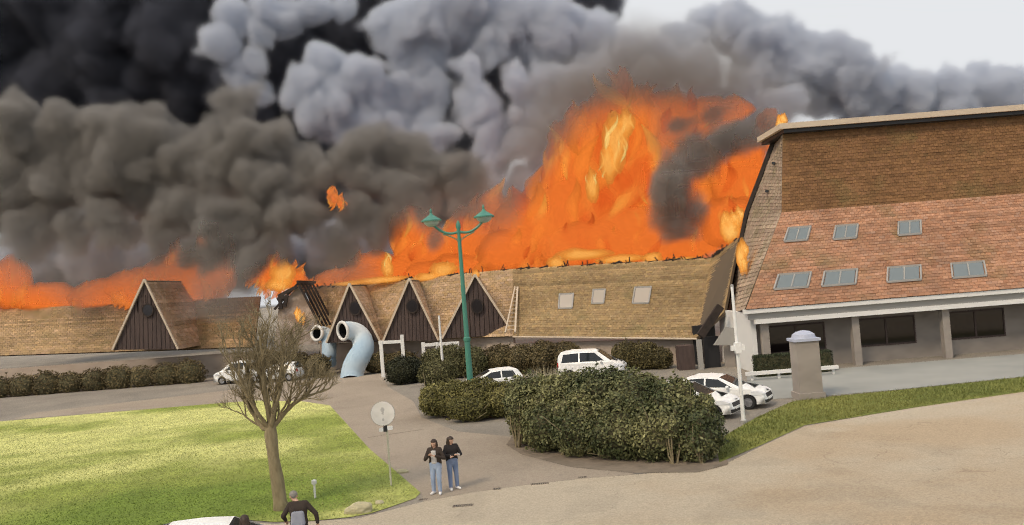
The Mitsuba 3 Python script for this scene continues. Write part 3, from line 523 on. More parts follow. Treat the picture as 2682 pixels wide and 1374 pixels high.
def core_of(blobs, k=.74):
    out = []
    for n, b in enumerate(blobs):
        m = trimesh.creation.icosphere(subdivisions=3); v = np.array(m.vertices)
        v = v * (1 + .35 * (meshkit.fbm(v * 2 + n, 3, 5) - .5))[:, None]
        m.vertices = v * np.array(b[3:]) * k + b[:3]; m.vertices[:, 2] = np.maximum(m.vertices[:, 2], .02); out.append(m)
    return cat_(out)
pbr('heart_wood', proc(lambda p, n, uv: mix((.065, .062, .030), (.12, .105, .055), fbm(p.x * 7, p.y * 7, p.z * 7))), .95)
def stems_of(blobs, seed, n=7, col='bark'):
    rng = np.random.default_rng(seed); out = []
    for b in blobs:
        for _ in range(n):
            a = np.array([b[0] + rng.uniform(-.3, .3) * b[3], b[1] + rng.uniform(-.3, .3) * b[4], 0]); e = np.array(b[:3]) + rng.normal(0, .55, 3) * np.array(b[3:]); e[2] = max(e[2], .3)
            out.append(tube([a, (a + e) / 2 + rng.normal(0, .08, 3), e], [.035, .025, .008], 5))
    return cat_(out)
def bush(key, label, cat, blobs, count, size, tones, seed, group=None, aspect=.5, up=.25):
    k = fresh(key)
    m, c = leaf_cloud(blobs, count, size, tones, seed, up, aspect)
    put(k + '__foliage', m, 'leafy', color=c, kind='stuff'); put(k + '__heart', core_of(blobs), 'heart_wood', smooth=True, kind='stuff'); put(k + '__stem', stems_of(blobs, seed), 'bark', kind='stuff')
    tell(k, label, cat, group); return k
GREEN = [(.035, .055, .016), (.085, .11, .035)]
OLIVE = [(.10, .095, .026), (.20, .18, .06)]
BROWN = [(.085, .064, .028), (.16, .125, .055)]
DARKG = [(.018, .022, .010), (.04, .042, .018)]
rng_ = np.random.default_rng(17)
HB = [(.45, 34.0, 1.15, 1.25, 1.2, 1.25), (1.5, 33.2, 1.25, 1.35, 1.3, 1.4), (2.7, 32.2, 1.3, 1.4, 1.4, 1.5), (3.9, 31.4, 1.25, 1.4, 1.4, 1.4), (5.0, 30.6, 1.1, 1.3, 1.4, 1.25), (5.75, 30.0, .85, .95, 1.2, 1.0),
      (.9, 32.4, .85, 1.2, 1.0, .95), (2.1, 31.2, .9, 1.3, 1.1, 1.0), (3.3, 30.2, .9, 1.4, 1.1, 1.0), (4.6, 29.4, .85, 1.3, 1.0, .95), (5.5, 28.9, .7, .85, .9, .8), (.15, 35, .9, .9, .9, .95)]
HB = [(x + .1, y - .5, z * 1.08, a_, b_, c_ * 1.12) for x, y, z, a_, b_, c_ in HB]
for _ in range(42):                                     # clumps that stand out of the mass
    b = HB[rng_.integers(12)]; d = rng_.normal(size=3); d[2] = abs(d[2]) * .9; d /= np.linalg.norm(d); r = rng_.uniform(.28, .5)
    HB.append((b[0] + d[0] * b[3] * .85, b[1] + d[1] * b[4] * .85, max(b[2] + d[2] * b[5] * .85, .3), r, r, r * 1.1))
bush('hedge', 'large dense dark green hedge of glossy broad leaves beside the path', 'hedge', HB, 80000, (.09, .17), [(.055, .068, .024), (.215, .21, .09)], 41, aspect=.55)
bush('shrub', 'low rounded olive green shrub left of the big dark hedge', 'shrub',
     [(-4.2, 42.6, .9, 1.0, .9, .85), (-3.2, 42, .95, 1.2, 1.0, .95), (-2.1, 41.4, 1.0, 1.2, 1.0, .95), (-1.0, 41, .85, 1.1, 1.0, .85), (-4.6, 43.6, .8, .7, .8, .8), (-2.6, 40.4, .6, 1.1, .7, .6)], 24000, (.09, .17), OLIVE, 42)
bush('shrub', 'small dark round shrub at the corner of the path, left of the white pole', 'shrub', [(-8.3, 59.6, .95, 1.1, 1.0, 1.0), (-7.5, 60.2, .9, .8, .8, .95)], 9000, (.10, .2), DARKG, 43)
bush('shrub', 'loose olive shrub behind the foot of the white pole', 'shrub', [(-6.1, 61.5, 1.1, 1.2, 1.0, 1.2), (-4.8, 61.0, 1.15, 1.3, 1.0, 1.25), (-3.4, 61, 1.1, 1.2, 1.0, 1.2), (-5.6, 57.5, .8, 1.4, .8, .85)], 16000, (.10, .2), [(.075, .075, .028), (.15, .14, .06)], 44)
bush('shrub', 'brown green shrub against the wall behind the low white car', 'shrub', [(-1.5, 61.5, 1.0, 1.3, 1.0, 1.15), (.2, 60.5, 1.0, 1.2, 1.0, 1.1), (1.7, 59.8, 1.1, 1.2, 1.0, 1.2), (3.2, 59.5, 1.0, 1.2, 1.0, 1.1)], 16000, (.10, .2), BROWN, 45)
bush('shrub', 'brown green shrub against the wall right of the white van', 'shrub', [(7.2, 57.5, .9, 1.1, .8, 1.0), (8.4, 57, .85, 1.1, .8, .95), (9.3, 56.5, .7, .8, .7, .75)], 9000, (.10, .2), [(.075, .062, .022), (.14, .115, .045)], 46)
bush('shrub', 'brownish shrub left of the pale blue tube', 'shrub', [(-18.5, 71.5, 1.0, 1.4, 1.0, 1.2), (-16.8, 71, .9, 1.2, 1.0, 1.0), (-20.5, 72, 1.2, 1.5, 1.0, 1.3), (-11.5, 70, .8, 1.6, .8, .9), (-9.6, 69.5, .8, 1.4, .8, .9)], 15000, (.12, .24), BROWN, 47)
bush('shrub', 'long brownish hedge along the wall at the far left', 'shrub', [(-52 + 2.1 * i, 75 - .02 * i, .8, 1.5, .9, 1.05 + .15 * (i % 3)) for i in range(12)], 16000, (.14, .26), BROWN, 48)
# clipped dark hedge under the porch
rng_ = np.random.default_rng(5)
def clipped(key, label, lo, hi, count, seed):
    k = fresh(key); rng = np.random.default_rng(seed); lo, hi = np.array(lo, float), np.array(hi, float); s = hi - lo
    pts = rng.uniform(lo, hi, (count, 3)); ax = rng.choice(3, count, p=[.12, .44, .44]); side = rng.random(count) < .35
    for a in range(3):
        m = ax == a; pts[m, a] = np.where(side[m] & (a != 2), hi[a], lo[a] if a != 2 else hi[a]) + rng.normal(0, .03, m.sum())
    d = rng.normal(size=(count, 3)); d /= np.linalg.norm(d, axis=1, keepdims=True); t = np.cross(d, rng.normal(size=(count, 3))); t /= np.linalg.norm(t, axis=1, keepdims=True); q = np.cross(d, t); L = .1
    v = np.stack([pts - t * L / 2, pts + q * L / 4, pts + t * L / 2, pts - q * L / 4], 1).reshape(-1, 3); kk = np.arange(count)[:, None] * 4
    c = np.repeat(np.array([.032, .04, .018]) * rng.uniform(.5, 1.8, (count, 1)), 4, 0)
    put(k + '__foliage', trimesh.Trimesh(v, np.vstack([kk + [0, 1, 2], kk + [0, 2, 3]]), process=False), 'leafy', color=c, kind='stuff'); put(k + '__heart', box(lo + .06, hi - .06), 'heart_wood')
    tell(k, label, 'hedge')
clipped('clipped_hedge', 'long nearly black clipped hedge below the porch windows', (13.3, 48.2, 0), (17.6, 49.0, 1.15), 7000, 6)
def blades(key, label, at, count, height, seed, tone):
    rng = np.random.default_rng(seed); V, F, C = [], [], []
    for i in range(count):
        a = rng.uniform(0, 6.28); r = rng.uniform(0, .35); H = height * rng.uniform(.6, 1.05); lean = rng.uniform(.05, .5)
        p = np.array([at[0] + r * np.cos(a), at[1] + r * np.sin(a), 0]); o = np.array([np.cos(a), np.sin(a), 0]); s = np.array([-np.sin(a), np.cos(a), 0]) * .02
        q = [p, p + o * lean * .35 * H + (0, 0, H * .6), p + o * lean * H + (0, 0, H * (1 - .25 * lean))]
        k = len(V) * 5; V.append(np.array([q[0] - s, q[0] + s, q[1] - s, q[1] + s, q[2]])); F.append(np.array([[0, 1, 3], [0, 3, 2], [2, 3, 4]]) + k); C.append(np.repeat((np.array(tone) * rng.uniform(.6, 1.2))[None], 5, 0))
    put(key, trimesh.Trimesh(np.vstack(V), np.vstack(F), process=False), 'leafy', color=np.vstack(C), label=label, cat='grass clump')
blades('dry_grass_clump', 'tall pale straw coloured grass clump behind the left end of the hedge', (.9, 36.6), 900, 2.75, 8, (.42, .37, .24))
blades('dry_grass_clump_001', 'smaller straw coloured grass clump behind the middle of the hedge', (3.4, 35.2), 500, 2.4, 9, (.30, .28, .17))

# the bare tree on the lawn
def bare_tree(key, base, limbs, label, seed, levels=5):
    rng = np.random.default_rng(seed); base = np.array([*base, 0.]); fork = base + (-.10, 0, 2.3)
    trunk = tube([base + (.1, 0, -.1), base + (.03, 0, .25), base + (0, 0, .9), base + (-.07, 0, 1.6), fork, fork + (.0, 0, .35)], [.32, .215, .185, .175, .20, .13], 14)
    v = np.array(trunk.vertices); v += (meshkit.fbm(v * (6, 6, 2), 3, 3)[:, None] - .5) * .09; trunk.vertices = v
    big, small = [], []
    def grow(p, d, L, r, lev):
        n = 5; pts = [p]; dd = d.copy()
        for i in range(n):
            dd = dd + rng.normal(0, .13, 3) + (0, 0, .06); dd /= np.linalg.norm(dd); pts.append(pts[-1] + dd * L / n)
        rr = np.linspace(r, r * .58, n + 1); (big if lev > levels - 3 else small).append(tube(pts, rr, 7 if lev > levels - 3 else 4, cap=False))
        if lev == 0: return
        for i in range(rng.integers(3, 5) if lev > 1 else 9):
            t = rng.uniform(.35, 1.0) if i else 1.0; k = min(int(t * n), n - 1); q = pts[k] + (pts[k + 1] - pts[k]) * (t * n - k)
            e = rng.normal(size=3); e -= e @ dd * dd; e /= np.linalg.norm(e); nd = dd * rng.uniform(.75, 1.0) + e * rng.uniform(.35, .75); nd[2] += .15; nd /= np.linalg.norm(nd)
            grow(q, nd, L * rng.uniform(.55, .78), max(r * rng.uniform(.40, .56), .0032), lev - 1)
    for pts, r in limbs:
        P = fork + np.array(pts) * (.62, .8, 1.04); R = np.linspace(r, r * .6, len(P)); m = tube(P, R, 9, cap=False); big.append(m)
        for k in range(1, len(P)):
            for _ in range(2):
                d = P[k] - P[k - 1]; d = d / np.linalg.norm(d) + rng.normal(0, .35, 3) + (0, 0, .35); d /= np.linalg.norm(d); grow(P[k], d, rng.uniform(.62, .9), r * .5, levels - 2)
    put(key + '__trunk', trunk, 'bark', smooth=True); put(key + '__limb', cat_(big), 'bark', kind='stuff'); put(key + '__twig', cat_(small), 'bark', kind='stuff')
    tell(key, label, 'tree')
bare_tree('bare_tree', (-7.62,26.06), [([(0, 0, .1), (-.35, 0, .18), (-.72, .1, .45), (-.85, .2, .95), (-.95, .1, 1.4)], .085), ([(.05, 0, .15), (.35, .1, .35), (.8, 0, .62), (1.3, -.2, .85), (1.7, -.2, .98)], .085),
    ([(0, .05, .2), (-.12, .15, .7), (-.35, .3, 1.3), (-.55, .4, 2.0)], .09), ([(.02, 0, .2), (.02, -.2, .8), (-.02, -.4, 1.5), (.05, -.5, 2.3)], .095), ([(.06, .05, .2), (.22, .2, .75), (.42, .4, 1.35), (.6, .5, 2.1)], .085), ([(.03, -.05, .15), (.3, -.35, .6), (.75, -.5, 1.2), (1.05, -.6, 1.8)], .07), ([(-.03, -.05, .15), (-.4, -.4, .65), (-.85, -.5, 1.25), (-1.15, -.5, 1.8)], .07)], 'bare leafless tree with mossy trunk standing alone on the lawn', 12)

# ------------------------------------------------------------------ posts, signs, lamp, slide and other street things
def cyl(p, r, h, n=16, r2=None): return lathe([(0, 0), (r, 0), (r2 if r2 is not None else r, h), (0, h)], n, p)
lx, ly = (-2.56,42.96)
LP = 'lamp_post'
tell(LP, 'tall dark green lamp post with two lanterns on a crossarm, behind the olive shrub', 'lamp post')
put(LP + '__base', lathe([(0, 0), (.30, 0), (.30, .25), (.23, .35), (.21, 1.3), (.25, 1.4), (.17, 1.55), (0, 1.55)], 20, (lx, ly, 0)), 'green_iron', smooth=35)
put(LP + '__pole', lathe([(0, 1.5), (.16, 1.5), (.14, 3.6), (.175, 3.65), (.175, 3.8), (.125, 3.85), (.085, 9.3), (.12, 9.35), (.12, 9.5), (.05, 9.7), (0, 9.75)], 16, (lx, ly, 0)), 'green_iron', smooth=35)
for s in (-1, 1):
    t = np.linspace(0, 1, 12)
    put(LP + '__arm', cat_([tube(np.c_[lx + s * (.05 + 1.25 * t), ly + 0 * t, 9.15 - .12 * np.sin(np.pi * t) + .5 * t ** 2], .065, 8), tube(np.c_[lx + s * (.05 + .75 * t), ly + 0 * t, 8.65 + .45 * t ** .6], .03, 6)]), 'green_iron', smooth=40)
    k = fresh(LP + '__lantern'); c = (lx + s * 1.33, ly, 9.62)
    put(k + '__cap', lathe([(0, .62), (.06, .6), (.1, .5), (.34, .34), (.52, .22), (.52, .16), (.3, .2), (0, .22)], 20, c), 'green_iron', smooth=35)
    put(k + '__glass', lathe([(0, -.12), (.2, -.08), (.36, .05), (.42, .2), (0, .2)], 20, c), 'lamp_glass', smooth=40)
    put(k + '__finial', lathe([(0, .6), (.05, .62), (.06, .72), (0, .85)], 10, c), 'green_iron', smooth=40)
# flagpole at right with its small box
fx, fy = (8.77,34.43)
put('white_pole__shaft', cyl((fx, fy, 0), .085, 5.5, 14, .055), 'white_paint', smooth=40)
put('white_pole__base', cyl((fx, fy, 0), .14, .12), 'trim_grey', smooth=40)
put('white_pole__cap', lathe([(0, 5.5), (.07, 5.5), (.07, 5.56), (0, 5.6)], 12, (fx, fy, 0)), 'trim_grey')
k = 'white_pole__box'; put(k, cat_([box((fx - .27, fy - .16, 2.93), (fx + .27, fy + .02, 3.13)), box((fx - .12, fy - .2, 2.82), (fx + .12, fy + .06, 3.24))]), 'white_paint')
tell('white_pole', 'white pole with a small box at mid height, on the verge before the parked cars', 'pole')
wx, wy = (-5.29,58.64)
put('thin_pole__shaft', cyl((wx, wy, 0), .10, 4.6, 12, .07), 'trim_white', smooth=40); put('thin_pole__base', cyl((wx, wy, 0), .16, .15, 12), 'trim_grey', smooth=40)
tell('thin_pole', 'thin cream pole left of the green lamp post', 'pole')
# round road sign
sx, sy = (-4.52,28.11)
pbr('sign_face', proc(lambda p, n, uv: mix((.62, .60, .56), (.80, .78, .75), fbm(p.x * 6, p.y * 6, p.z * 6))), .5)
pbr('mark_grey', (.46, .45, .43), .6)
pbr('cream', (.52, .50, .38), .6)
SG = 'road_sign'; tell(SG, 'round white road sign with a grey mark, on a thin post at the lawn edge', 'road sign')
put(SG + '__post', cat_([cyl((sx, sy, 0), .032, 2.45, 10)]), 'cream', smooth=40)
def disc(r, th, c, n=32):
    m = trimesh.creation.cylinder(r, th, sections=n); m.apply_transform(trimesh.transformations.rotation_matrix(np.pi / 2, (1, 0, 0))); m.apply_translation(c); return m
zc = 2.38
put(SG + '__disc', disc(.39, .03, (sx - .09, sy - .05, zc)), 'sign_face')
put(SG + '__rim', cat_([tube(np.c_[sx - .09 + .39 * np.cos(a_), np.full(33, sy - .05), zc + .39 * np.sin(a_)], .015, 6, cap=False) for a_ in [np.linspace(0, 2 * np.pi, 33)]]), 'trim_grey')
put(SG + '__mark', cat_([box((sx - .125, sy - .074, zc - .02), (sx - .055, sy - .066, zc + .20)), box((sx - .15, sy - .074, zc + .1), (sx - .03, sy - .067, zc + .17))]), 'mark_grey')
put(SG + '__mark', box((sx - .12, sy - .074, zc - .24), (sx - .06, sy - .066, zc - .16)), 'mark_grey')
put(SG + '__plate', box((sx - .25, sy - .06, zc - .58), (sx - .11, sy - .04, zc - .46)), 'white_paint')
put(SG + '__plate', box((sx + .02, sy - .06, zc - .55), (sx + .20, sy - .04, zc - .42)), 'white_paint')
put(SG + '__bracket', box((sx - .105, sy - .06, zc - .6), (sx + .015, sy - .03, zc - .4)), 'black_trim')
# small lawn light
qx, qy = (-6.79,27.15)
k = 'lawn_light'; put(k + '__post', cyl((qx, qy, 0), .035, .44, 12), 'trim_white', smooth=40); put(k + '__head', lathe([(0, .43), (.06, .44), (.09, .5), (.075, .58), (0, .61)], 16, (qx, qy, 0)), 'trim_white', smooth=40)
tell(k, 'small cream garden light on the lawn near the bare tree', 'garden light')
# stones at the lawn edge
def stone(key, p, r, seed, label, mat='pale_stone'):
    m = trimesh.creation.icosphere(subdivisions=3); v = np.array(m.vertices); v = v * (1 + .7 * (meshkit.fbm(v * 1.4 + seed, 3, seed) - .5))[:, None] * r + (*p, r[2] * .45); v[:, 2] = np.maximum(v[:, 2], 0); m.vertices = v
    put(key, m, mat, smooth=45, label=label, cat='stone')
pbr('pale_stone', proc(lambda p, n, uv: mix((.32, .29, .18), (.5, .46, .3), fbm(p.x * 5, p.y * 5, p.z * 5, 4))), .9)
stone('stone', (-5.00,24.92), (.42, .24, .2), 3, 'pale flat boulder at the lawn corner')
stone('stone_001', (-4.53,25.77), (.13, .1, .09), 4, 'small pale stone right of the boulder')
stone('stone_002', (-4.40,29.97), (.2, .12, .1), 6, 'pale stone beside the foot of the road sign')
# dark flat covers along the road edge
for (px, w, d, lab) in (((-1.96,24.80), .30, .11, 'widest dark drain cover in the road before the two people'), ((-1.01,26.52), .13, .10, 'small dark drain cover right of the two people'), ((0.32,26.75), .28, .09, 'long dark drain cover third from the people'), ((1.69,27.16), .15, .09, 'small dark drain cover nearest the hedge'), ((-3.23,25.93), .13, .07, 'thin dark drain cover at the tip of the lawn')):
    k = fresh('drain_cover'); x, y = px
    put(k + '__frame', cat_([box((x - w, y - d, .004), (x + w, y - d + .02, .016)), box((x - w, y + d - .02, .004), (x + w, y + d, .016)), box((x - w, y - d + .02, .004), (x - w + .02, y + d - .02, .016)), box((x + w - .02, y - d + .02, .004), (x + w, y + d - .02, .016))]), 'soil')
    n_ = max(4, int(w / .03)); put(k + '__grate', cat_([box((x - w + .02 + (2 * w - .04) * (i + .25) / n_, y - d + .02, .005), (x - w + .02 + (2 * w - .04) * (i + .75) / n_, y + d - .02, .013)) for i in range(n_)]), 'black_trim')
    tell(k, lab, 'drain cover')
# blue and white tube slide
def tube_slide(key, pts, rad, label):
    P = np.array(pts); tt = np.linspace(0, len(P) - 1, 40); from scipy.interpolate import CubicSpline
    C = CubicSpline(np.arange(len(P)), P)(tt); R = np.interp(tt, np.arange(len(P)), rad)
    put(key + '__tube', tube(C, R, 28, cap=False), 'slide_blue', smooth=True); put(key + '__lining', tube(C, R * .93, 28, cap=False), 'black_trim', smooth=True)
    d = C[0] - C[1]; d /= np.linalg.norm(d); a = np.cross(d, (0, 0, 1)); a /= np.linalg.norm(a); b = np.cross(d, a); w = np.linspace(0, 2 * np.pi, 41)
    put(key + '__rim', tube(C[0] + d * .03 + R[0] * (np.cos(w)[:, None] * a + np.sin(w)[:, None] * b), .13, 8, cap=False), 'slide_white', smooth=True)
    tell(key, label, 'slide')
tube_slide('tube_slide', [(-14.29,70.20,3.65), (-13.59,70.80,3.53), (-12.99,70.90,2.98), (-12.73,70.20,2.09), (-12.99,69.20,1.41), (-13.38,68.90,0.66), (-13.55,68.40,-0.39)], [.72, .78, .84, .88, .92, .92, .9], 'pale blue and white curved tube with a dark oval mouth')
tube_slide('tube_slide_001', [(-17.08,73.00,3.52), (-16.65,73.50,3.42), (-16.27,73.50,3.01), (-16.16,73.00,2.02), (-16.25,73.00,0.83)], [.60, .62, .62, .62, .62], 'smaller pale tube with a dark arched mouth, left of the blue one')
# white railing frame in front of the gables
RF = 'white_railing'; tell(RF, 'white railing with posts in front of the pointed gables', 'railing')
zr = 2.35
for px in ((-10.59,66.00,2.72), (-8.93,66.00,2.59), (-7.29,65.50,2.37), (-6.26,65.50,2.29), (-4.68,65.50,2.16)):
    put(RF + '__post', box((px[0] - .13, px[1] - .1, 0), (px[0] + .13, px[1] + .1, px[2] + (.55 if abs(px[0] + 8.5) < .6 else .1))), 'trim_white')
put(RF + '__rail', bar((-10.77,66.00,2.67), (-8.87,66.00,2.64), .12, .24), 'trim_white'); put(RF + '__rail', bar((-7.36,65.50,2.25), (-4.52,65.50,2.21), .12, .24), 'trim_white')
# right: gate pillar and low white rail
gx, gy = (13.14,39.49)
GP = 'gate_pillar'; tell(GP, 'square stone gate pillar with a pale domed cap at the end of the verge', 'pillar')
put(GP + '__shaft', box((gx - .52, gy - .5, 0), (gx + .52, gy + .5, 2.65)), 'grey_wall'); put(GP + '__plinth', box((gx - .6, gy - .58, 0), (gx + .6, gy + .58, .3)), 'grey_wall')
pbr('bluish_cap', (.42, .45, .55), .5)
put(GP + '__cap', cat_([box((gx - .6, gy - .58, 2.65), (gx + .6, gy + .58, 2.78)), lathe([(.55, 2.78), (.5, 2.95), (.3, 3.08), (0, 3.14)], 24, (gx, gy, 0))]), 'bluish_cap', smooth=30)
LR = 'low_rail'; tell(LR, 'low white rail along the pavement in front of the clipped hedge', 'rail')
put(LR + '__rail', box((12.3, 46.9, .30), (17.4, 47.05, .50)), 'trim_white')
for x in np.arange(12.6, 17.4, 1.5): put(LR + '__post', box((x, 47.051, 0), (x + .12, 47.16, .45)), 'trim_white')

# ------------------------------------------------------------------ cars
import manifold3d as m3
from manifold3d import Manifold, CrossSection
def tm(m):
    q = m.to_mesh(); return trimesh.Trimesh(q.vert_properties[:, :3], q.tri_verts, process=False)
def ext(poly, h, plane):
    m = Manifold.extrude(CrossSection([np.array(poly, float)], m3.FillRule.NonZero), h)
    if plane == 'xz': return m.rotate([90, 0, 0]).translate([0, h / 2, 0])        # polygon in x, z
    if plane == 'yz': return m.rotate([90, 0, 90]).translate([-.5, 0, 0])
    return m
def round_poly(pts, r):
    p = Polygon(pts).buffer(-r).buffer(r, quad_segs=5); return np.array(p.exterior.coords)[:-1][::1 if p.exterior.is_ccw else -1]
SHAPES_ = {
 'hatch': dict(L=4.0, H=1.46, side=[(.12, .2), (0, .38), (.0, .70), (.06, .95), (.34, 1.38), (.62, 1.45), (1.3, 1.46), (1.95, 1.40), (2.78, .98), (3.55, .83), (3.9, .68), (4.0, .45), (3.95, .22)],
   win=[(.45, 1.00), (.62, 1.34), (1.30, 1.37), (1.92, 1.32), (2.55, .98)], pillar=(1.28, 1.36), shield=[(1.98, 1.44), (2.86, .99), (2.70, .95), (1.88, 1.34)], rear=[(.02, 1.0), (.32, 1.42), (.46, 1.36), (.16, .98)], wheels=(.72, 3.22), belt=.93),
 'mpv': dict(L=4.25, H=1.84, side=[(.1, .22), (0, .42), (0, 1.0), (.1, 1.55), (.28, 1.78), (.7, 1.84), (2.3, 1.81), (2.62, 1.74), (3.40, 1.14), (3.95, .96), (4.18, .78), (4.25, .5), (4.18, .24)],
   win=[(.30, 1.12), (.42, 1.62), (1.45, 1.68), (2.45, 1.66), (3.05, 1.16)], pillar=(1.40, 1.50), shield=[(2.64, 1.78), (3.48, 1.15), (3.30, 1.10), (2.52, 1.70)], rear=[(-.1, 1.1), (.08, 1.70), (.2, 1.66), (.1, 1.08)], wheels=(.78, 3.38), belt=1.05)}
def build_car(kind):
    S = SHAPES_[kind]; L, H = S['L'], S['H']; W = .87
    side = ext(round_poly(S['side'], .05), 2.4, 'xz')
    b = S['belt']
    front = ext(round_poly([(-.80, .15), (.80, .15), (W, .5), (W - .01, b), (.66, H - .05), (.58, H + .1), (-.58, H + .1), (-.66, H - .05), (-W + .01, b), (-W, .5)], .06), L + 1, 'yz')
    top = ext(round_poly([(-.02, -.70), (.25, -.88), (L - .7, -.88), (L - .12, -.66), (L + .02, -.35), (L + .02, .35), (L - .12, .66), (L - .7, .88), (.25, .88), (-.02, .70)], .1), 3, 'xy')
    solid = side ^ front ^ top
    arch = Manifold()
    for x in S['wheels']:
        arch += Manifold.cylinder(4, .37, .37, 28).rotate([90, 0, 0]).translate([x, 2, .31]) ^ (Manifold.cube([4, 2, 3]).translate([-1, .58, -1]) + Manifold.cube([4, 2, 3]).translate([-1, -2.58, -1])).translate([x - 1, 0, 0])
    c = np.array([L / 2, 0, H / 2])
    def grown(k): return solid.translate((-c).tolist()).scale([1 + k / L, 1 + k / W, 1 + k / H]).translate(c.tolist())
    shell = grown(.016) - grown(.002)
    winp = ext(S['win'], 3, 'xz') - Manifold.cube([S['pillar'][1] - S['pillar'][0], 4, 3]).translate([S['pillar'][0], -2, 0])
    side_zone = Manifold.cube([6, 2, 3]).translate([-1, .5, 0]) + Manifold.cube([6, 2, 3]).translate([-1, -2.5, 0])
    mid = Manifold.cube([6, 1.16, 3]).translate([-1, -.58, 0])
    parts = {}
    seams = Manifold()
    for x in (S['pillar'][0] + .05, S['pillar'][0] + 1.12, S['win'][0][0] + .45):
        seams += (Manifold.cube([.014, 3, b - .32]).translate([x, -1.5, .30]) ^ (Manifold.cube([6, 2, 3]).translate([-1, W - .035, 0]) + Manifold.cube([6, 2, 3]).translate([-1, -2 - W + .035, 0])))
    parts['body'] = (tm(solid - arch - seams), 'car_white')
    gl = shell ^ winp ^ side_zone
    for i_, q_ in enumerate(p_ for p_ in gl.decompose() if p_.volume() > 1e-5): parts['side_window' + f'_{i_:03d}' * (i_ > 0)] = (tm(q_), 'car_glass')
    parts['windscreen'] = (tm(shell ^ ext(S['shield'], 3, 'xz') ^ mid), 'car_glass')
    parts['rear_window'] = (tm(shell ^ ext(S['rear'], 3, 'xz') ^ mid), 'car_glass')
    fr = grown(.03) - grown(.001)
    parts['grille'] = (tm(fr ^ Manifold.cube([1, .9, .16]).translate([L - .5, -.45, .50])), 'black_trim')
    parts['lower_grille'] = (tm(fr ^ Manifold.cube([1, 1.2, .14]).translate([L - .5, -.6, .26])), 'black_trim')
    parts['number_plate'] = (trimesh.creation.box((.02, .5, .11), trimesh.transformations.translation_matrix((L + .012, 0, .45))), 'white_paint')
    for s in (-1, 1):
        y0 = .46 if s > 0 else -.86
        parts['headlight' + ('' if s > 0 else '_001')] = (tm(fr ^ Manifold.cube([.6, .40, .17]).translate([L - .62, y0, b - .30])), 'lens')
        parts['tail_light' + ('' if s > 0 else '_001')] = (tm(fr ^ Manifold.cube([.16, .28, .28]).translate([-.1, .60 if s > 0 else -.88, b - .2])), 'red_lens')
        mir = trimesh.creation.icosphere(subdivisions=2); mir.apply_scale((.08, .11, .08)); mir.apply_translation((S['win'][-1][0] - .18, s * (W + .08), b + .06)); parts['mirror' + ('' if s > 0 else '_001')] = (mir, 'car_white')
        parts['sill' + ('' if s > 0 else '_001')] = (trimesh.creation.box((1.7, .06, .08), trimesh.transformations.translation_matrix((L / 2, s * .80, .235))), 'black_trim')
    n = 0
    for x in S['wheels']:
        for s in (-1, 1):
            k = 'wheel' + ('' if n == 0 else f'_{n:03d}'); n += 1
            ty = trimesh.creation.revolve([(.20, -.10), (.29, -.10), (.315, -.07), (.315, .07), (.29, .10), (.20, .10), (.20, -.10)], sections=26); rim = [trimesh.creation.cylinder(.20, .12, sections=22)]
            hub = trimesh.creation.cylinder(.05, .02, sections=12); hub.apply_translation((0, 0, -s * .075)); rim.append(hub)
            for j in range(5):
                sp = trimesh.creation.box((.2, .045, .03)); sp.apply_translation((.10, 0, -s * .07)); sp.apply_transform(trimesh.transformations.rotation_matrix(j * 1.2566, (0, 0, 1))); rim.append(sp)
            for q, nm, mt in ((ty, '__tyre', 'tyre'), (cat_(rim), '__rim', 'rim_metal')):
                q.apply_transform(trimesh.transformations.rotation_matrix(np.pi / 2, (1, 0, 0))); q.apply_translation((x, s * .76, .315)); parts[k + nm] = (q, mt)
    dicts = {}
    for k, (m, mt) in parts.items():
        if len(m.faces): m.apply_translation((-L / 2, 0, 0)); dicts[k] = ply(m, mt, smooth=28)
    return dicts
CARS = {k: build_car(k) for k in SHAPES_}
def car(kind, at, deg, label, cat='car', group=None):
    k = fresh('parked_car' if cat == 'car' else 'parked_van')
    M = T().translate([at[0], at[1], .004]).rotate([0, 0, 1], deg)
    for p, d in CARS[kind].items(): scene[f'{k}__{p}'] = {**d, 'to_world': M}
    tell(k, label, cat, group)
car('mpv', (4.6, 54.3), -18, 'white van parked alone before the long tan roof', 'van')
car('hatch', (-1.9, 50.2), 188, 'white car half hidden between the green lamp post and the hedge')
car('hatch', (7.3, 37.0), -34, 'nearer white car at the right end of the hedge')
car('hatch', (9.2, 38.9), -30, 'farther of the two white cars beyond the white pole')
car('mpv', (-23.27,71.13), 176, 'white car behind the twigs, leftmost of the row by the lawn')
car('hatch', (-19.80,69.88), 172, 'low white car behind the tree, right of the other')
car('hatch', (-6.7, 19.25), 10, 'white car cut by the lower edge beside the dark haired person')

# ------------------------------------------------------------------ people
pbr('skin', (.50, .31, .22), .5)
pbr('denim_light', proc(lambda p, n, uv: mix((.22, .30, .45), (.36, .43, .55), fbm(p.x * 9, p.y * 9, p.z * 5))), .85)
pbr('denim_mid', proc(lambda p, n, uv: mix((.10, .15, .27), (.26, .32, .46), fbm(p.x * 7, p.y * 7, p.z * 4))), .85)
pbr('black_cloth', (.018, .014, .014), .85); pbr('brown_cloth', (.035, .024, .018), .85); pbr('grey_cloth', (.22, .23, .27), .85); pbr('pale_cloth', (.52, .49, .46), .85); pbr('navy_cloth', (.02, .025, .05), .85)
pbr('hair_brown', (.035, .02, .012), .6); pbr('hair_grey', (.20, .185, .16), .6); pbr('shoe_white', (.72, .70, .68), .6); pbr('eye_dark', (.02, .015, .012), .2); pbr('lip', (.35, .13, .11), .5)
def ball(p, r, n=14): return Manifold.sphere(float(r), n).translate([float(x) for x in p])
def bone(a, ra, b, rb, n=14): return Manifold.batch_hull([ball(a, ra, n), ball(b, rb, n)])
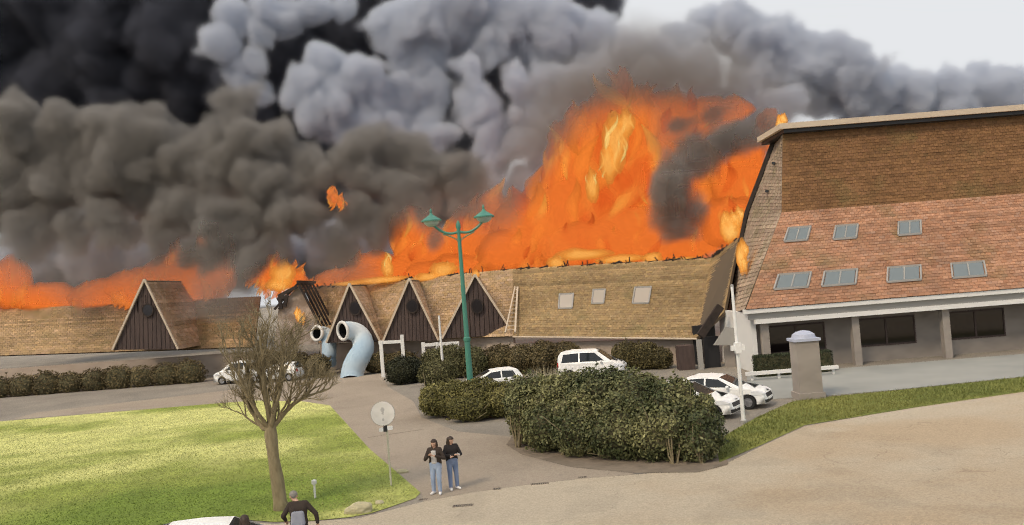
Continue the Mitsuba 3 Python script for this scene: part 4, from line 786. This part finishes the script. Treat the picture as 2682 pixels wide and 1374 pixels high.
def chain(pts, rad, n=14):
    m = Manifold()
    for i in range(len(pts) - 1): m += bone(pts[i], rad[i], pts[i + 1], rad[i + 1], n)
    return m
def soft(m, L=.03, it=8):
    q = tm(m.refine_to_length(L)); q.merge_vertices(); trimesh.smoothing.filter_taubin(q, lamb=.5, nu=.52, iterations=it); return q
def person(at, deg, height, pose, look, label):
    """Standing figure facing local +y; pose gives wrists and elbows, knees and feet in units of a 1.7 m body."""
    k = fresh('person'); V = lambda *a: np.array(a, float)
    hip, chest, neck = V(0, 0, .93), V(*pose.get('chest', (0, 0, 1.28))), V(*pose.get('neck', (0, .0, 1.46))); head = V(*pose.get('head', (0, .02, 1.60)))
    fd = V(*pose.get('face', (0, 1, -.12))); fd /= np.linalg.norm(fd); rt = np.cross(fd, (0, 0, 1)); rt /= np.linalg.norm(rt); upv = np.cross(rt, fd)
    hx = lambda a, b, c: head + rt * a + fd * b + upv * c
    skin, jacket, trou, shoes, hands = [], [], [], [], []
    torso = Manifold.batch_hull([ball(hip + (s * .09, 0, .0), .10) for s in (-1, 1)] + [ball(hip + (s * .085, .0, .16), .085) for s in (-1, 1)]) + Manifold.batch_hull([ball(hip + (s * .085, .0, .16), .085) for s in (-1, 1)] + [ball(chest + (s * .10, 0, .02), .105) for s in (-1, 1)] + [ball(chest + (s * .15, 0, .13), .06) for s in (-1, 1)])
    body = torso + chain([chest + (0, 0, .1), neck, head - upv * .05], [.075, .052, .055])
    jk = Manifold.batch_hull([ball(hip + (s * .10, 0, .06), .115) for s in (-1, 1)] + [ball(hip + (s * .09, 0, .18), .10) for s in (-1, 1)]) + Manifold.batch_hull([ball(hip + (s * .09, 0, .18), .10) for s in (-1, 1)] + [ball(chest + (s * .105, 0, .02), .12) for s in (-1, 1)] + [ball(chest + (s * .155, 0, .13), .072) for s in (-1, 1)])
    headm = Manifold.batch_hull([ball(hx(0, -.015, .03), .088, 18), ball(hx(0, .02, .02), .08, 18), ball(hx(0, .045, -.075), .042)])
    headm += Manifold.batch_hull([ball(hx(0, .095, .0), .012, 8), ball(hx(0, .112, -.035), .013, 8), ball(hx(0, .09, -.04), .016, 8)])
    for s in (-1, 1): headm += ball(hx(s * .083, -.01, -.01), .020, 8)
    body += headm
    for s, nm in ((-1, 'left'), (1, 'right')):
        sh = chest + (s * .175, 0, .13); el, wr = V(*pose[nm][0]), V(*pose[nm][1])
        body += chain([sh, el, wr], [.052, .042, .03]); jk += chain([sh, el, wr + (el - wr) * .1], [.07, .056, .044])
        d = wr - el; d /= np.linalg.norm(d); ref = V(*pose.get('palm_' + nm, (0, 0, 1))); a = np.cross(d, ref); a /= np.linalg.norm(a); b = np.cross(a, d)
        kn = wr + d * .085; body += Manifold.batch_hull([ball(wr + d * .01, .024), ball(kn + a * .026, .016), ball(kn - a * .026, .016)])
        for j, L in enumerate((.062, .072, .068, .052)):
            p0 = kn + a * (-.027 + .018 * j); p1 = p0 + d * L * .5 - b * L * .12; p2 = p1 + d * L * .32 - b * L * .38
            body += chain([p0, p1, p2], [.0095, .009, .0075], 8)
        p0 = wr + d * .03 - a * .028; body += chain([p0, p0 + d * .03 - a * .022, p0 + d * .06 - a * .02 - b * .012], [.012, .010, .008], 8)
        hj = hip + (s * .095, 0, -.03); knn, an = V(*pose.get('knee_' + nm, (s * .11, .03, .49))), V(*pose.get('foot_' + nm, (s * .12, 0, .09)))
        body += chain([hj, knn, an], [.088, .056, .04]); trou.append(chain([hip + (s * .07, 0, .03), hj, knn, an + (knn - an) * .06], [.115, .105, .075, .062]))
        yaw = V(s * .25, 1, 0); yaw /= np.linalg.norm(yaw)
        body += chain([an, an + yaw * .1 - (0, 0, .05)], [.04, .028])
        shoes.append(Manifold.batch_hull([ball(an + (0, 0, -.035) - yaw * .045, .05), ball(an + yaw * .07 - (0, 0, .045), .048), ball(an + yaw * .16 - (0, 0, .055), .036)]) ^ Manifold.cube([4, 4, 4]).translate([-2, -2, 0]))
    tr = trou[0] + trou[1] + Manifold.batch_hull([ball(hip + (s * .09, 0, .05), .122) for s in (-1, 1)] + [ball(hip + (s * .06, 0, -.06), .118) for s in (-1, 1)])
    R = trimesh.transformations.rotation_matrix(math.radians(deg), (0, 0, 1)); sc = height / 1.72; R[:3, :3] *= sc; R[:3, 3] = (*at, .01)
    def add(part, m, mat, sm=True):
        m.apply_transform(R); return put(k + '__' + part, m, mat, smooth=sm)
    add('body', soft(body, .022, 6), 'skin')
    eyes = cat_([tm(ball(hx(s * .034, .086, .008), .011, 8)) for s in (-1, 1)]); add('eyes', eyes, 'eye_dark')
    add('mouth', tm(Manifold.batch_hull([ball(hx(s * .02, .083, -.072), .008, 8) for s in (-1, 1)])), 'lip')
    hm = (Manifold.batch_hull([ball(hx(0, -.022, .04), .100, 18), ball(hx(0, .01, .045), .090, 18)]) - Manifold.cube([.4, .4, .5]).rotate([0, 0, math.degrees(math.atan2(fd[1], fd[0])) - 90]).translate((hx(0, .055, -.46) - np.array(rt) * .2).tolist()))
    if look.get('hair_len'):
        hm += chain([hx(0, -.07, .02), hx(0, -.085, -.1), hx(0, -.075, -look['hair_len'])], [.085, .08, .045]); 
        for s in (-1, 1): hm += chain([hx(s * .07, -.02, .03), hx(s * .085, -.01, -.1), hx(s * .08, .02, -look['hair_len'])], [.035, .035, .02])
    add('hair', soft(hm, .03, 4), look['hair'])
    jm = add('jacket', soft(jk, .03, 8), look['top']); add('trousers', soft(tr, .03, 8), look['trousers'])
    add('shoe', soft(shoes[0], .025, 4), look['shoes']); add('shoe', soft(shoes[1], .025, 4), look['shoes'])
    for part, (m, mat) in look.get('extra', {}).items(): add(part, soft(m, .03, 4), mat)
    tell(k, label, 'person'); return k
px1, px2, px3, px4 = (-2.84,26.45), (-2.37,26.91), (-5.54,20.46), (-6.27,18.77)
shirt = Manifold.batch_hull([ball((s * .05, .105, 1.02), .045) for s in (-1, 1)] + [ball((s * .045, .115, 1.36), .035) for s in (-1, 1)])
person(px1, 166, 1.67, dict(left=((-.33, .08, 1.14), (-.10, .30, 1.26)), right=((.30, .10, 1.12), (.06, .33, 1.30)), face=(.15, 1, -.3), knee_left=(-.10, .05, .49), foot_left=(-.10, .02, .09), foot_right=(.13, -.03, .09)),
       dict(hair='hair_brown', hair_len=.16, top='brown_cloth', trousers='denim_light', shoes='shoe_white', extra={'shirt': (shirt, 'pale_cloth')}), 'person in light blue jeans and open dark jacket, left of the standing pair')
phone_at = np.array(px1)
belt = Manifold.batch_hull([ball((s * .12, .05, 1.10), .075) for s in (-1, 1)]) ^ Manifold.cube([2, 2, .07]).translate([-1, -1, 1.09])
sleeve = chain([(-.2, .15, 1.12), (.10, .20, 1.14)], [.045, .04])
person(px2, 205, 1.64, dict(left=((-.30, .06, 1.12), (.02, .22, 1.12)), right=((.30, .08, 1.14), (-.02, .25, 1.16)), face=(-.5, 1, -.25), foot_left=(-.12, .02, .09), foot_right=(.12, .06, .09)),
       dict(hair='hair_brown', hair_len=.30, top='black_cloth', trousers='denim_mid', shoes='shoe_white', extra={'sleeve': (sleeve, 'pale_cloth')}), 'person with long brown hair, black top and blue jeans, right of the standing pair')
bag = Manifold.batch_hull([ball((s * .10, -.19, 1.0), .07) for s in (-1, 1)] + [ball((s * .09, -.17, 1.22), .06) for s in (-1, 1)])
person(px3, 8, 1.74, dict(left=((-.36, .04, 1.15), (-.33, .22, 1.0)), right=((.40, .0, 1.14), (.42, .06, .9)), head=(-.10, .10, 1.57), neck=(-.03, .04, 1.46), face=(-.2, 1, -.3)),
       dict(hair='hair_grey', top='brown_cloth', trousers='black_cloth', shoes='black_cloth', extra={'shoulder_bag': (bag, 'grey_cloth')}), 'person in dark brown jacket with grey hair and a grey bag, seen from behind')
person(px4, 30, 1.66, dict(left=((-.28, .05, 1.1), (-.2, .2, .92)), right=((.28, .05, 1.1), (.24, .18, .92))),
       dict(hair='hair_brown', hair_len=.25, top='black_cloth', trousers='black_cloth', shoes='black_cloth'), 'dark haired person in black beside the white car at the lower edge')
